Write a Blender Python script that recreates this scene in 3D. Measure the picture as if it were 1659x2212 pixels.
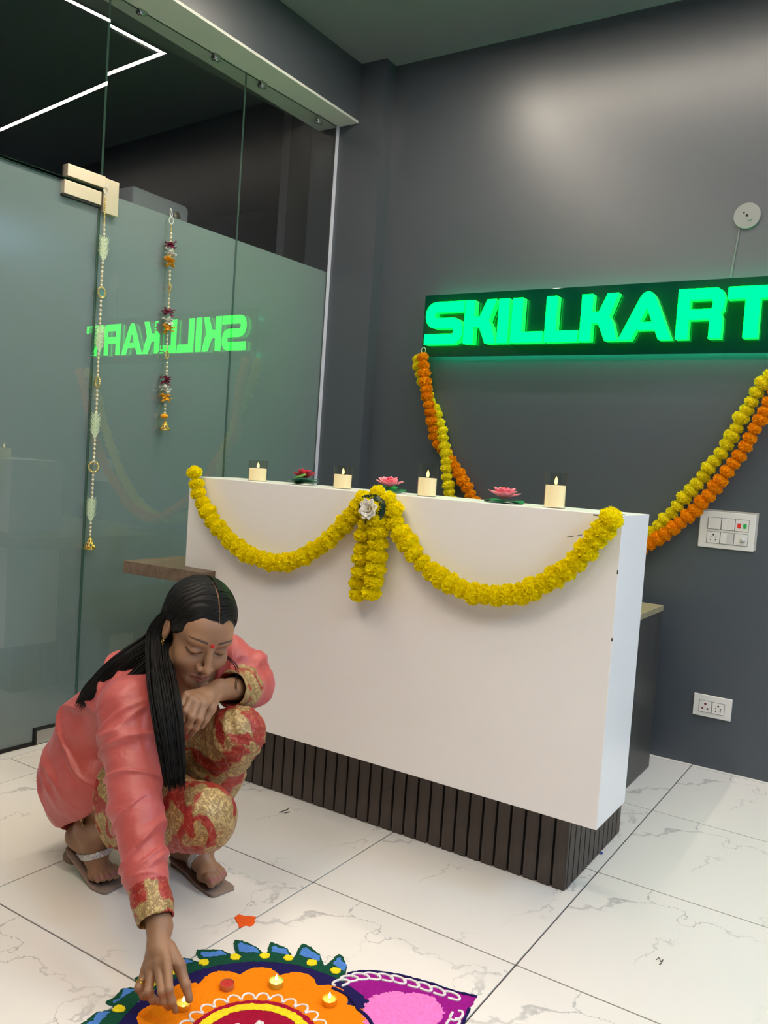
import bpy, bmesh, math, random
import numpy as np
from mathutils import Vector, Matrix, noise as mnoise
from mathutils.geometry import tessellate_polygon

for o in list(bpy.data.objects):
    bpy.data.objects.remove(o, do_unlink=True)
scene = bpy.context.scene
COL = scene.collection
rnd = random.Random(7)
nrng = np.random.default_rng(11)

# ------------------------------------------------------------------ camera
W, H = 1659, 2212
F_PX = 1819.735
YAW, PITCH, ROLL = 0.568174623, -0.0573162155, 0.0682958579
CAM = np.array([2.510226, -1.821380, 1.152649])
_cy, _sy, _cp, _sp = math.cos(YAW), math.sin(YAW), math.cos(PITCH), math.sin(PITCH)
FWD = np.array([-_sy * _cp, _cy * _cp, _sp])
_r0 = np.array([_cy, _sy, 0.0])
_u0 = np.cross(_r0, FWD)
RIGHT = math.cos(ROLL) * _r0 + math.sin(ROLL) * _u0
UP = -math.sin(ROLL) * _r0 + math.cos(ROLL) * _u0
cam_d = bpy.data.cameras.new('camera')
cam = bpy.data.objects.new('camera', cam_d)
COL.objects.link(cam)
cam_d.sensor_fit = 'VERTICAL'
cam_d.sensor_height = 24.0
cam_d.lens = 24.0 * F_PX / H
cam_d.clip_start = 0.05
M = Matrix(((RIGHT[0], UP[0], -FWD[0], CAM[0]), (RIGHT[1], UP[1], -FWD[1], CAM[1]),
            (RIGHT[2], UP[2], -FWD[2], CAM[2]), (0, 0, 0, 1)))
cam.matrix_world = M
scene.camera = cam

# ------------------------------------------------------------------ world, exposure
world = bpy.data.worlds.new('world')
scene.world = world
world.use_nodes = True
world.node_tree.nodes['Background'].inputs[0].default_value = (0.75, 0.85, 1.0, 1)
world.node_tree.nodes['Background'].inputs[1].default_value = 0.02
vs = scene.view_settings
vs.view_transform = 'Standard'
vs.look = 'None'
vs.gamma = 1.0
vs.use_curve_mapping = False
vs.exposure = 0.0
LED_STRENGTH = 150.0
FILL_COOL = 66.0
FILL_WARM = 15.0
SIGN_G = 12.0


# pixel helpers: a pixel gives a direction, the plane it lies on gives the distance
def ray(px):
    return FWD + RIGHT * (px[0] - W / 2) / F_PX - UP * (px[1] - H / 2) / F_PX


def onz(px, z=0.0):
    d = ray(px)
    return CAM + d * (z - CAM[2]) / d[2]


def ony(px, y):
    d = ray(px)
    return CAM + d * (y - CAM[1]) / d[1]


def ond(px, depth):
    return CAM + ray(px) * depth


# ------------------------------------------------------------------ materials
MATS = {}


def _new(name):
    m = bpy.data.materials.new(name)
    m.use_nodes = True
    nt = m.node_tree
    b = nt.nodes['Principled BSDF']
    MATS[name] = m
    return m, nt, b


def N(nt, typ, **kw):
    n = nt.nodes.new(typ)
    for k, v in kw.items():
        if k.startswith('i_'):
            key = k[2:]
            key = int(key) if key.isdigit() else key.replace('_', ' ')
            n.inputs[key].default_value = v
        else:
            setattr(n, k, v)
    return n


def c4(c):
    return (c[0], c[1], c[2], 1.0)


def srgb(r, g, b):
    f = lambda v: (v / 255 / 12.92) if v / 255 <= 0.04045 else ((v / 255 + 0.055) / 1.055) ** 2.4
    return (f(r), f(g), f(b))


def ramp(nt, stops, interp='LINEAR'):
    n = nt.nodes.new('ShaderNodeValToRGB')
    cr = n.color_ramp
    cr.interpolation = interp
    while len(cr.elements) < len(stops):
        cr.elements.new(0.5)
    for e, (p, c) in zip(cr.elements, stops):
        e.position = p
        e.color = c4(c) if len(c) == 3 else c
    return n


def mat(name, color, rough=0.5, metal=0.0, var=0.0, vscale=8.0, bump=0.0, bscale=60.0, spec=0.5, sheen=0.0,
        coat=0.0, emit=None, estr=0.0, trans=0.0, sss=0.0, ior=1.45):
    m, nt, b = _new(name)
    b.inputs['Roughness'].default_value = rough
    b.inputs['Metallic'].default_value = metal
    b.inputs['Specular IOR Level'].default_value = spec
    b.inputs['IOR'].default_value = ior
    b.inputs['Base Color'].default_value = c4(color)
    b.inputs['Sheen Weight'].default_value = sheen
    b.inputs['Coat Weight'].default_value = coat
    b.inputs['Transmission Weight'].default_value = trans
    if sss:
        b.inputs['Subsurface Weight'].default_value = sss
        b.inputs['Subsurface Radius'].default_value = (0.012, 0.005, 0.003)
        b.inputs['Subsurface Scale'].default_value = 0.5
    tc = N(nt, 'ShaderNodeTexCoord')
    if var:
        n = N(nt, 'ShaderNodeTexNoise', i_Scale=vscale, i_Detail=5.0)
        nt.links.new(tc.outputs['Object'], n.inputs['Vector'])
        lo = tuple(max(0, c * (1 - var)) for c in color)
        hi = tuple(min(1, c * (1 + var)) for c in color)
        r = ramp(nt, [(0.3, lo), (0.7, hi)])
        nt.links.new(n.outputs['Fac'], r.inputs[0])
        nt.links.new(r.outputs[0], b.inputs['Base Color'])
    if bump:
        n = N(nt, 'ShaderNodeTexNoise', i_Scale=bscale, i_Detail=4.0)
        nt.links.new(tc.outputs['Object'], n.inputs['Vector'])
        bp = N(nt, 'ShaderNodeBump', i_Strength=bump, i_Distance=0.01)
        nt.links.new(n.outputs['Fac'], bp.inputs['Height'])
        nt.links.new(bp.outputs[0], b.inputs['Normal'])
    if emit:
        b.inputs['Emission Color'].default_value = c4(emit)
        b.inputs['Emission Strength'].default_value = estr
    return m


def pane_mat(name, tint, f0=0.05, rough=0.0):
    """thin clear pane: straight transmission plus a Schlick mirror, alike on both faces"""
    m = bpy.data.materials.new(name)
    m.use_nodes = True
    nt = m.node_tree
    nt.nodes.clear()
    out = N(nt, 'ShaderNodeOutputMaterial')
    mix = N(nt, 'ShaderNodeMixShader')
    tr = N(nt, 'ShaderNodeBsdfTransparent')
    tr.inputs[0].default_value = c4(tint)
    gl = N(nt, 'ShaderNodeBsdfGlossy')
    gl.inputs['Roughness'].default_value = rough
    lw = N(nt, 'ShaderNodeLayerWeight')
    p5 = N(nt, 'ShaderNodeMath', operation='POWER', i_1=5.0)
    ma = N(nt, 'ShaderNodeMath', operation='MULTIPLY_ADD', i_1=1 - f0, i_2=f0)
    nt.links.new(lw.outputs['Facing'], p5.inputs[0])
    nt.links.new(p5.outputs[0], ma.inputs[0])
    nt.links.new(ma.outputs[0], mix.inputs[0])
    nt.links.new(tr.outputs[0], mix.inputs[1])
    nt.links.new(gl.outputs[0], mix.inputs[2])
    nt.links.new(mix.outputs[0], out.inputs[0])
    MATS[name] = m
    return m


def emis(name, color, strength):
    m = bpy.data.materials.new(name)
    m.use_nodes = True
    nt = m.node_tree
    nt.nodes.clear()
    out = N(nt, 'ShaderNodeOutputMaterial')
    e = N(nt, 'ShaderNodeEmission')
    e.inputs[0].default_value = c4(color)
    e.inputs[1].default_value = strength
    nt.links.new(e.outputs[0], out.inputs[0])
    MATS[name] = m
    return m


def marble_mat():
    m, nt, b = _new('marble')
    tc = N(nt, 'ShaderNodeTexCoord')
    n1 = N(nt, 'ShaderNodeTexNoise', i_Scale=5.0, i_Detail=6.0, i_Roughness=0.6)
    nt.links.new(tc.outputs['Object'], n1.inputs['Vector'])
    sc = N(nt, 'ShaderNodeVectorMath', operation='MULTIPLY_ADD')
    sc.inputs[1].default_value = (0.32, 0.32, 0.0)
    nt.links.new(n1.outputs['Color'], sc.inputs[0])
    nt.links.new(tc.outputs['Object'], sc.inputs[2])
    v = N(nt, 'ShaderNodeTexVoronoi', feature='DISTANCE_TO_EDGE', i_Scale=2.1)
    nt.links.new(sc.outputs[0], v.inputs['Vector'])
    n2 = N(nt, 'ShaderNodeTexNoise', i_Scale=4.2, i_Detail=3.0)
    nt.links.new(tc.outputs['Object'], n2.inputs['Vector'])
    # vein width follows a second noise
    wr = ramp(nt, [(0.40, (0.001,) * 3), (0.52, (0.007,) * 3), (0.68, (0.03,) * 3)])
    nt.links.new(n2.outputs['Fac'], wr.inputs[0])
    dv = N(nt, 'ShaderNodeMath', operation='DIVIDE')
    nt.links.new(v.outputs['Distance'], dv.inputs[0])
    nt.links.new(wr.outputs[0], dv.inputs[1])
    r = ramp(nt, [(0.0, (1, 1, 1)), (0.6, (0.6,) * 3), (1.0, (0, 0, 0))])
    nt.links.new(dv.outputs[0], r.inputs[0])
    n3 = N(nt, 'ShaderNodeTexNoise', i_Scale=3.0, i_Detail=2.0)
    sh = N(nt, 'ShaderNodeVectorMath', operation='ADD')
    sh.inputs[1].default_value = (3.1, 1.7, 0)
    nt.links.new(tc.outputs['Object'], sh.inputs[0])
    nt.links.new(sh.outputs[0], n3.inputs['Vector'])
    msk = ramp(nt, [(0.42, (0, 0, 0)), (0.6, (1, 1, 1))])
    nt.links.new(n3.outputs['Fac'], msk.inputs[0])
    mu = N(nt, 'ShaderNodeMath', operation='MULTIPLY')
    nt.links.new(r.outputs[0], mu.inputs[0])
    nt.links.new(msk.outputs[0], mu.inputs[1])
    m2 = N(nt, 'ShaderNodeMath', operation='MULTIPLY', i_1=0.75)
    nt.links.new(mu.outputs[0], m2.inputs[0])
    mix = N(nt, 'ShaderNodeMixRGB')
    mix.inputs[1].default_value = c4((0.80, 0.755, 0.69))
    mix.inputs[2].default_value = c4((0.36, 0.35, 0.33))
    nt.links.new(m2.outputs[0], mix.inputs[0])
    nt.links.new(mix.outputs[0], b.inputs['Base Color'])
    b.inputs['Roughness'].default_value = 0.22
    b.inputs['Specular IOR Level'].default_value = 0.35
    return m


def wood_mat(name, c1, c2, scale=1.0, rough=0.45, axis=0):
    m, nt, b = _new(name)
    tc = N(nt, 'ShaderNodeTexCoord')
    mp = N(nt, 'ShaderNodeMapping')
    s = [14 * scale] * 3
    s[axis] = 1.2 * scale
    mp.inputs['Scale'].default_value = s
    nt.links.new(tc.outputs['Object'], mp.inputs[0])
    n = N(nt, 'ShaderNodeTexNoise', i_Scale=2.5, i_Detail=8.0, i_Roughness=0.65, i_Distortion=0.6)
    nt.links.new(mp.outputs[0], n.inputs['Vector'])
    r = ramp(nt, [(0.3, c1), (0.7, c2)])
    nt.links.new(n.outputs['Fac'], r.inputs[0])
    nt.links.new(r.outputs[0], b.inputs['Base Color'])
    b.inputs['Roughness'].default_value = rough
    return m


def powder_mat(name, color, v=0.12):
    return mat(name, color, rough=0.95, var=v, vscale=120.0, bump=0.35, bscale=420.0, spec=0.1)


marble_mat()
mat('grout', srgb(70, 60, 62), 0.8)
mat('wall_paint', (0.060, 0.072, 0.088), rough=0.37, var=0.05, vscale=1.3, bump=0.02, bscale=25.0, spec=1.0)
mat('ceiling_paint', (0.20, 0.215, 0.235), rough=0.42, var=0.05, vscale=1.0)
mat('soffit_paint', (0.62, 0.64, 0.60), rough=0.6)
mat('inner_dark', (0.10, 0.11, 0.13), rough=0.7)
mat('inner_wall', (0.045, 0.05, 0.055), rough=0.7)
mat('jamb_white', (0.62, 0.66, 0.75), rough=0.5)
mat('white_laminate', (0.90, 0.875, 0.85), rough=0.28, var=0.015, vscale=3.0)
mat('edge_dark', (0.05, 0.05, 0.05), rough=0.6)
wood_mat('slat_wood', (0.042, 0.030, 0.024), (0.085, 0.062, 0.050), 1.0, 0.5, axis=2)
mat('slat_gap', (0.006, 0.006, 0.007), rough=0.8)
wood_mat('ledge_wood', (0.105, 0.068, 0.045), (0.22, 0.155, 0.105), 1.0, 0.5, axis=1)
wood_mat('cabinet_wood', (0.030, 0.029, 0.027), (0.062, 0.058, 0.053), 0.8, 0.4, axis=2)
wood_mat('cabinet_top', (0.25, 0.21, 0.12), (0.36, 0.31, 0.19), 0.8, 0.5, axis=0)
pane_mat('glass', (0.93, 0.96, 0.945), f0=0.11)
pane_mat('glass_back', (1.0, 1.0, 1.0), f0=0.0)
mat('glass_edge', (0.10, 0.22, 0.17), rough=0.12, spec=0.8)
mat('frost_film', (0.225, 0.285, 0.295), rough=0.75, var=0.03, vscale=2.0, spec=0.3)
mat('brushed_metal', (0.70, 0.60, 0.45), rough=0.42, metal=0.75)
mat('steel', (0.45, 0.45, 0.45), rough=0.25, metal=1.0)
mat('black_rubber', (0.012, 0.012, 0.012), rough=0.6)
mat('switch_white', (0.74, 0.72, 0.68), rough=0.35)
mat('switch_grey', (0.58, 0.57, 0.55), rough=0.4)
mat('switch_line', (0.10, 0.10, 0.10), rough=0.6)
mat('hole_black', (0.008, 0.008, 0.01), rough=0.7)
mat('socket_maroon', (0.16, 0.02, 0.02), rough=0.5)
mat('led_red', (0.75, 0.03, 0.03), rough=0.4)
mat('led_green', (0.02, 0.42, 0.08), rough=0.4)
mat('rose_white', (0.24, 0.25, 0.25), rough=0.5)
mat('cable_grey', (0.16, 0.17, 0.17), rough=0.5)
mat('plaster_mark', (0.42, 0.40, 0.37), rough=0.9)
mat('sign_board', (0.001, 0.045, 0.028), rough=0.07, spec=0.6)  # black board; green scatter of the letters is put into its base colour
emis('letter_face', (0.0, 1.0, 0.036), SIGN_G)
emis('added_halo', (0.0, 1.0, 0.42), 48.0)  # added glow behind the board for the green halo on the wall
mat('letter_side', (0.02, 0.35, 0.12), rough=0.4, emit=(0.0, 1.0, 0.11), estr=0.9)
emis('led_strip', (1.0, 0.87, 0.72), LED_STRENGTH)
emis('fill_panel_cool', (0.42, 0.70, 1.0), FILL_COOL)
emis('fill_panel_warm', (1.0, 0.88, 0.74), FILL_WARM)
mat('led_frame', (0.02, 0.02, 0.02), rough=0.5)
def petal_cloth(name, color, var):
    m = mat(name, color, rough=0.8, var=var, vscale=60.0, spec=0.1)
    nt = m.node_tree
    b = nt.nodes['Principled BSDF']
    out = nt.nodes['Material Output']
    tr = N(nt, 'ShaderNodeBsdfTranslucent')
    src = b.inputs['Base Color'].links[0].from_socket
    nt.links.new(src, tr.inputs[0])
    mx = N(nt, 'ShaderNodeMixShader')
    mx.inputs[0].default_value = 0.32
    nt.links.new(b.outputs[0], mx.inputs[1])
    nt.links.new(tr.outputs[0], mx.inputs[2])
    nt.links.new(mx.outputs[0], out.inputs[0])
    return m


petal_cloth('marigold_yellow', (1.0, 0.84, 0.002), 0.05)
petal_cloth('marigold_lemon', (0.98, 0.85, 0.02), 0.06)
petal_cloth('marigold_orange', (1.0, 0.40, 0.004), 0.08)
mat('thread_dark', (0.10, 0.09, 0.03), rough=0.8)
mat('thread_white', (0.75, 0.75, 0.72), rough=0.6)
mat('leaf_dark', (0.006, 0.030, 0.017), rough=0.35, var=0.25, vscale=40.0)
mat('leaf_bright', (0.16, 0.36, 0.06), rough=0.5, var=0.2, vscale=30.0)
mat('leaf_green', (0.012, 0.11, 0.06), rough=0.4, var=0.25, vscale=30.0)
mat('petal_white', (0.90, 0.87, 0.78), rough=0.5)
mat('petal_cream', (0.80, 0.66, 0.36), rough=0.6)
mat('petal_pink', (0.86, 0.24, 0.30), rough=0.5, var=0.2, vscale=50.0)
mat('petal_red', (0.72, 0.03, 0.07), rough=0.5, var=0.2, vscale=50.0)
mat('petal_deep', (0.50, 0.02, 0.045), rough=0.5, var=0.25, vscale=50.0)
mat('stamen', (0.85, 0.55, 0.06), rough=0.7)
mat('wax', (0.88, 0.80, 0.56), rough=0.5, sss=0.15, emit=(1.0, 0.78, 0.40), estr=0.34)  # emission paints the candle glow into the wax
pane_mat('cup_glass', (0.975, 0.97, 0.94), f0=0.06)
emis('flame', (1.0, 0.70, 0.16), 5.0)
emis('flame_small', (1.0, 0.85, 0.45), 12.0)
mat('wick', (0.02, 0.015, 0.01), rough=0.9)
mat('gold', (0.80, 0.52, 0.13), rough=0.25, metal=1.0)
mat('gold_bead', (0.72, 0.56, 0.24), rough=0.3, metal=0.8)
mat('pearl', (0.78, 0.72, 0.58), rough=0.22, spec=0.7)
mat('feather', (0.60, 0.68, 0.47), rough=0.8)
mat('mirror_disc', (0.30, 0.36, 0.55), rough=0.12, metal=0.6)
mat('petal_maroon', (0.20, 0.008, 0.05), rough=0.6)
mat('petal_lily', (0.76, 0.76, 0.70), rough=0.6)
mat('petal_amber', (0.80, 0.36, 0.01), rough=0.6)
mat('pom_orange', (0.88, 0.36, 0.01), rough=0.8)
mat('tealight_gold', (0.85, 0.56, 0.06), rough=0.3, metal=0.75)
mat('tealight_lime', (0.62, 0.74, 0.16), rough=0.3, metal=0.7)
mat('tealight_terracotta', (0.60, 0.20, 0.07), rough=0.6)
mat('wax_red', (0.52, 0.025, 0.02), rough=0.55)
mat('wax_gold', (0.85, 0.60, 0.10), rough=0.25, spec=0.7)
mat('wax_lime', (0.66, 0.78, 0.26), rough=0.25, spec=0.7)
powder_mat('powder_green', (0.010, 0.075, 0.040))
powder_mat('powder_blue', (0.085, 0.23, 0.62))
powder_mat('powder_yellow', (0.88, 0.70, 0.02))
powder_mat('powder_navy', (0.017, 0.012, 0.085))
powder_mat('powder_orange', (0.95, 0.24, 0.004), 0.06)
powder_mat('powder_red', (0.36, 0.007, 0.035))
powder_mat('powder_white', (0.84, 0.80, 0.78))
powder_mat('powder_magenta', (0.33, 0.010, 0.24))
powder_mat('powder_pink', (0.92, 0.22, 0.60))
powder_mat('powder_spill', (0.95, 0.13, 0.02), 0.05)
mat('twig', (0.09, 0.07, 0.06), rough=0.9)
mat('bead_blue', (0.03, 0.05, 0.45), rough=0.3)
mat('box_white', (0.75, 0.78, 0.85), rough=0.5)


# ------------------------------------------------------------------ mesh helpers
def link(o, parent=None):
    COL.objects.link(o)
    if parent is not None:
        o.parent = parent
    return o


def mobj(name, verts, faces, m, parent=None, smooth=False, fmats=None):
    me = bpy.data.meshes.new(name)
    me.from_pydata([tuple(map(float, v)) for v in verts], [], [tuple(f) for f in faces])
    ms = m if isinstance(m, (list, tuple)) else [m]
    for k in ms:
        me.materials.append(MATS[k])
    if fmats is not None:
        me.polygons.foreach_set('material_index', fmats)
    if smooth:
        me.polygons.foreach_set('use_smooth', [True] * len(me.polygons))
    me.update()
    return link(bpy.data.objects.new(name, me), parent)


def empty(name, loc=(0, 0, 0), parent=None, rot=(0, 0, 0)):
    o = bpy.data.objects.new(name, None)
    o.empty_display_size = 0.05
    o.location = loc
    o.rotation_euler = rot
    return link(o, parent)


def tag(o, label=None, cat=None, group=None, kind=None):
    if label:
        o['label'] = label
    if cat:
        o['category'] = cat
    if group:
        o['group'] = group
    if kind:
        o['kind'] = kind
    return o


class MB:
    """collects shapes into one mesh"""

    def __init__(s):
        s.v, s.f, s.m = [], [], []

    def add(s, v, f, mi=0):
        o = len(s.v)
        s.v += [tuple(map(float, p)) for p in v]
        s.f += [tuple(i + o for i in q) for q in f]
        s.m += [mi] * len(f)
        return s

    def box(s, lo, hi, bev=0.0, mi=0):
        x0, y0, z0 = lo
        x1, y1, z1 = hi
        if bev <= 0:
            v = [(x, y, z) for z in (z0, z1) for y in (y0, y1) for x in (x0, x1)]
            f = [(0, 2, 3, 1), (4, 5, 7, 6), (0, 1, 5, 4), (2, 6, 7, 3), (0, 4, 6, 2), (1, 3, 7, 5)]
            return s.add(v, f, mi)
        bm = bmesh.new()
        bmesh.ops.create_cube(bm, size=1.0)
        for q in bm.verts:
            q.co = Vector(((x0 + x1) / 2 + q.co.x * (x1 - x0), (y0 + y1) / 2 + q.co.y * (y1 - y0),
                           (z0 + z1) / 2 + q.co.z * (z1 - z0)))
        bmesh.ops.bevel(bm, geom=bm.edges[:], offset=bev, segments=2, affect='EDGES', profile=0.5)
        bm.verts.index_update()
        s.add([q.co[:] for q in bm.verts], [[q.index for q in f.verts] for f in bm.faces], mi)
        bm.free()
        return s

    def lathe(s, prof, n=24, c=(0, 0, 0), mi=0, M=None, closed=False):
        """prof: (r, z) points revolved around z"""
        v, f = [], []
        k = len(prof)
        for i in range(n):
            a = 2 * math.pi * i / n
            for r, z in prof:
                p = Vector((r * math.cos(a), r * math.sin(a), z))
                if M is not None:
                    p = M @ p
                v.append((p.x + c[0], p.y + c[1], p.z + c[2]))
        for i in range(n):
            j = (i + 1) % n
            for q in range(k - 1):
                f.append((i * k + q, j * k + q, j * k + q + 1, i * k + q + 1))
        return s.add(v, f, mi)

    def tube(s, pts, r, n=8, mi=0, cap=True):
        pts = [Vector(p) for p in pts]
        rs = r if isinstance(r, (list, tuple)) else [r] * len(pts)
        v, f = [], []
        prev = None
        for i, p in enumerate(pts):
            t = (pts[min(i + 1, len(pts) - 1)] - pts[max(i - 1, 0)]).normalized()
            a = prev if prev is not None else (Vector((0, 0, 1)) if abs(t.z) < 0.9 else Vector((1, 0, 0)))
            u = (a - t * a.dot(t))
            u = u.normalized() if u.length > 1e-6 else t.orthogonal().normalized()
            prev = u
            w = t.cross(u)
            for k in range(n):
                an = 2 * math.pi * k / n
                v.append(p + (u * math.cos(an) + w * math.sin(an)) * rs[i])
        for i in range(len(pts) - 1):
            for k in range(n):
                k2 = (k + 1) % n
                f.append((i * n + k, i * n + k2, (i + 1) * n + k2, (i + 1) * n + k))
        if cap:
            f.append(tuple(range(n - 1, -1, -1)))
            f.append(tuple((len(pts) - 1) * n + k for k in range(n)))
        return s.add(v, f, mi)

    def prism(s, loops, z0, z1, mi=0, side_mi=None, frame=None):
        """loops[0] outer, rest holes, all 2D; extruded z0..z1; frame maps (x,y,z) to world"""
        fr = frame or (lambda x, y, z: (x, y, z))
        side_mi = mi if side_mi is None else side_mi
        tris = tessellate_polygon([[Vector((p[0], p[1], 0)) for p in L] for L in loops])
        flat = [p for L in loops for p in L]
        n = len(flat)
        top = [fr(p[0], p[1], z1) for p in flat]
        bot = [fr(p[0], p[1], z0) for p in flat]
        ft, fb = [], []
        for t in tris:
            a, b, c = (flat[i] for i in t)
            ar = (b[0] - a[0]) * (c[1] - a[1]) - (b[1] - a[1]) * (c[0] - a[0])
            t = tuple(t) if ar > 0 else (t[0], t[2], t[1])
            ft.append(t)
            fb.append((t[0] + n, t[2] + n, t[1] + n))
        o = len(s.v)
        s.v += [tuple(map(float, p)) for p in top + bot]
        s.f += [tuple(i + o for i in q) for q in ft + fb]
        s.m += [mi] * (len(ft) + len(fb))
        base = 0
        for li, L in enumerate(loops):
            k = len(L)
            ar = sum(L[i][0] * L[(i + 1) % k][1] - L[(i + 1) % k][0] * L[i][1] for i in range(k))
            ccw = (ar > 0) == (li == 0)
            for i in range(k):
                a, b = base + i, base + (i + 1) % k
                q = (a + n, b + n, b, a) if ccw else (b + n, a + n, a, b)
                s.f.append(tuple(j + o for j in q))
                s.m.append(side_mi)
            base += k
        return s

    def build(s, name, m, parent=None, smooth=False):
        o = mobj(name, s.v, s.f, m, parent, smooth, s.m)
        return o


def autosmooth(o, ang=40):
    me = o.data
    me.polygons.foreach_set('use_smooth', [True] * len(me.polygons))
    me.set_sharp_from_angle(angle=math.radians(ang))
    return o


def box(name, lo, hi, m, parent=None, bev=0.0):
    return MB().box(lo, hi, bev).build(name, m, parent)


def struct(o, label, cat):
    return tag(o, label, cat, kind='structure')


def copy_tree(o, parent=None):
    c = o.copy()
    COL.objects.link(c)
    c.parent = parent
    for ch in list(o.children):
        copy_tree(ch, c)
    return c


def catmull(P, n=8):
    P = [np.array(p, float) for p in P]
    Q = [2 * P[0] - P[1]] + P + [2 * P[-1] - P[-2]]
    out = []
    for i in range(1, len(Q) - 2):
        for k in range(n):
            t = k / n
            a, b, c, d = Q[i - 1], Q[i], Q[i + 1], Q[i + 2]
            out.append(0.5 * ((2 * b) + (c - a) * t + (2 * a - 5 * b + 4 * c - d) * t * t + (3 * b - a - 3 * c + d) * t ** 3))
    out.append(P[-1])
    return out


def resample(P, step):
    P = np.array(P)
    d = np.r_[0, np.cumsum(np.linalg.norm(np.diff(P, axis=0), axis=1))]
    n = max(1, int(round(d[-1] / step)))
    t = np.linspace(0, d[-1], n + 1)
    return np.stack([np.interp(t, d, P[:, k]) for k in range(P.shape[1])], 1)


# ------------------------------------------------------------------ the room
CEIL = 3.14
YB = 1.79            # back wall
YC = 1.70            # pillar face
LINT_Z = 2.85
TX, TY = 0.6, 0.588354

floor = box('floor', (-4.0, -5.2, -0.06), (6.2, 3.6, -0.0035), 'grout')
struct(floor, 'white marble tile floor with thin dark grout lines', 'floor')
tile_me = None
for i in range(-2, 9):
    for j in range(-7, 3):
        if tile_me is None:
            t = MB().box((-TX / 2 + .0022, -TY / 2 + .0022, -0.0045), (TX / 2 - .0022, TY / 2 - .0022, 0.0), 0.0007).build('tile', 'marble', floor)
            tile_me = t.data
        else:
            t = link(bpy.data.objects.new('tile', tile_me), floor)
        t.location = ((i + .5) * TX, (j + .5) * TY, 0)
        if (i * 7 + j * 13) % 5 == 0:
            t.rotation_euler = (0, 0, math.pi)
cut = MB()
for i in range(-2, 9):
    cut.box((i * TX + .0022, 3 * TY + .0022, -0.0045), ((i + 1) * TX - .0022, YB + .01, 0.0))
cut.build('tile_strip', 'marble', floor)

wb = box('wall_back', (-0.56, YB, 0), (6.2, YB + .15, CEIL), 'wall_paint')
struct(wb, 'dark grey satin painted wall behind the reception counter', 'wall')
wp = box('wall_pillar', (-0.34, YC, 0), (0.098, YB, CEIL), 'wall_paint')
struct(wp, 'dark grey pillar between the glass partition and the back wall', 'pillar')
ce = box('ceiling', (-4.0, -5.2, CEIL), (6.2, 3.6, CEIL + .1), 'ceiling_paint')
struct(ce, 'dark grey painted ceiling with a recessed light line', 'ceiling')
ln = box('wall_left', (-0.30, -5.0, LINT_Z + .012), (-0.050, YC, CEIL), 'wall_paint')
struct(ln, 'dark grey lintel wall above the glass partition', 'wall')
so = box('trim_1', (-0.30, -5.0, LINT_Z), (-0.050, YC, LINT_Z + .012), 'soffit_paint')
struct(so, 'pale painted underside of the lintel that clamps the glass', 'soffit')
wr = box('wall_right', (6.05, -5.2, 0), (6.2, YB, CEIL), 'wall_paint')
struct(wr, 'dark grey side wall at the far right of the reception', 'wall')
wf = box('wall_front', (-0.30, -5.2, 0), (6.05, -5.05, CEIL), 'wall_paint')
struct(wf, 'dark grey wall opposite the reception counter', 'wall')
# inner room behind the glass
wi = MB().box((-4.0, -5.0, 0), (-3.85, 3.4, CEIL)).build('wall_inner', 'inner_dark')
struct(wi, 'black far wall of the unlit room behind the glass', 'wall')
wn = box('wall_inner_back', (-4.0, 3.4, 0), (-0.56, 3.55, CEIL), 'inner_dark')
struct(wn, 'black end wall of the unlit room behind the glass', 'wall')
wq = box('wall_inner_return', (-0.62, YB, 0), (-0.56, 3.4, CEIL), 'inner_dark')
struct(wq, 'dark side wall of the unlit room behind the pillar', 'wall')
wz = box('wall_inner_pier', (-0.56, YB - .004, 0), (-0.34, YB, CEIL), 'inner_wall')
struct(wz, 'charcoal wall strip seen through the clear glass beside the pillar', 'wall')
cb = box('ceiling_inner', (-3.85, -5.0, CEIL - .02), (-0.30, 3.4, CEIL - .001), 'inner_dark')
struct(cb, 'black ceiling of the unlit room behind the glass', 'ceiling')

# ------------------------------------------------------------------ ceiling light line (its mirror image shows in the glass)
LX0, LX1, LY0, LY1 = 0.520, 3.30, -1.55, 1.115
led = empty('ceiling_light_line', (1.8, 0, CEIL))
lw = 0.0135


def strip(a, b, horizontal):
    f = MB()
    l = MB()
    if horizontal:
        x0, x1, y = a[0], b[0], a[1]
        f.box((x0 - .02, y - lw - .004, CEIL - .004), (x1 + .02, y - lw, CEIL)).box((x0 - .02, y + lw, CEIL - .004), (x1 + .02, y + lw + .004, CEIL))
        l.box((x0 - lw, y - lw + .001, CEIL - .003), (x1 + lw, y + lw - .001, CEIL - .001))
    else:
        y0, y1, x = a[1], b[1], a[0]
        f.box((x - lw - .004, y0 - .02, CEIL - .004), (x - lw, y1 + .02, CEIL)).box((x + lw, y0 - .02, CEIL - .004), (x + lw + .004, y1 + .02, CEIL))
        l.box((x - lw + .001, y0 + lw, CEIL - .003), (x + lw - .001, y1 - lw, CEIL - .001))
    for nm, q, m_ in (('profile', f, 'led_frame'), ('diffuser', l, 'led_strip')):
        o = q.build(nm, m_, led)
        o.matrix_parent_inverse = Matrix.Translation((-1.8, 0, -CEIL))


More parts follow.
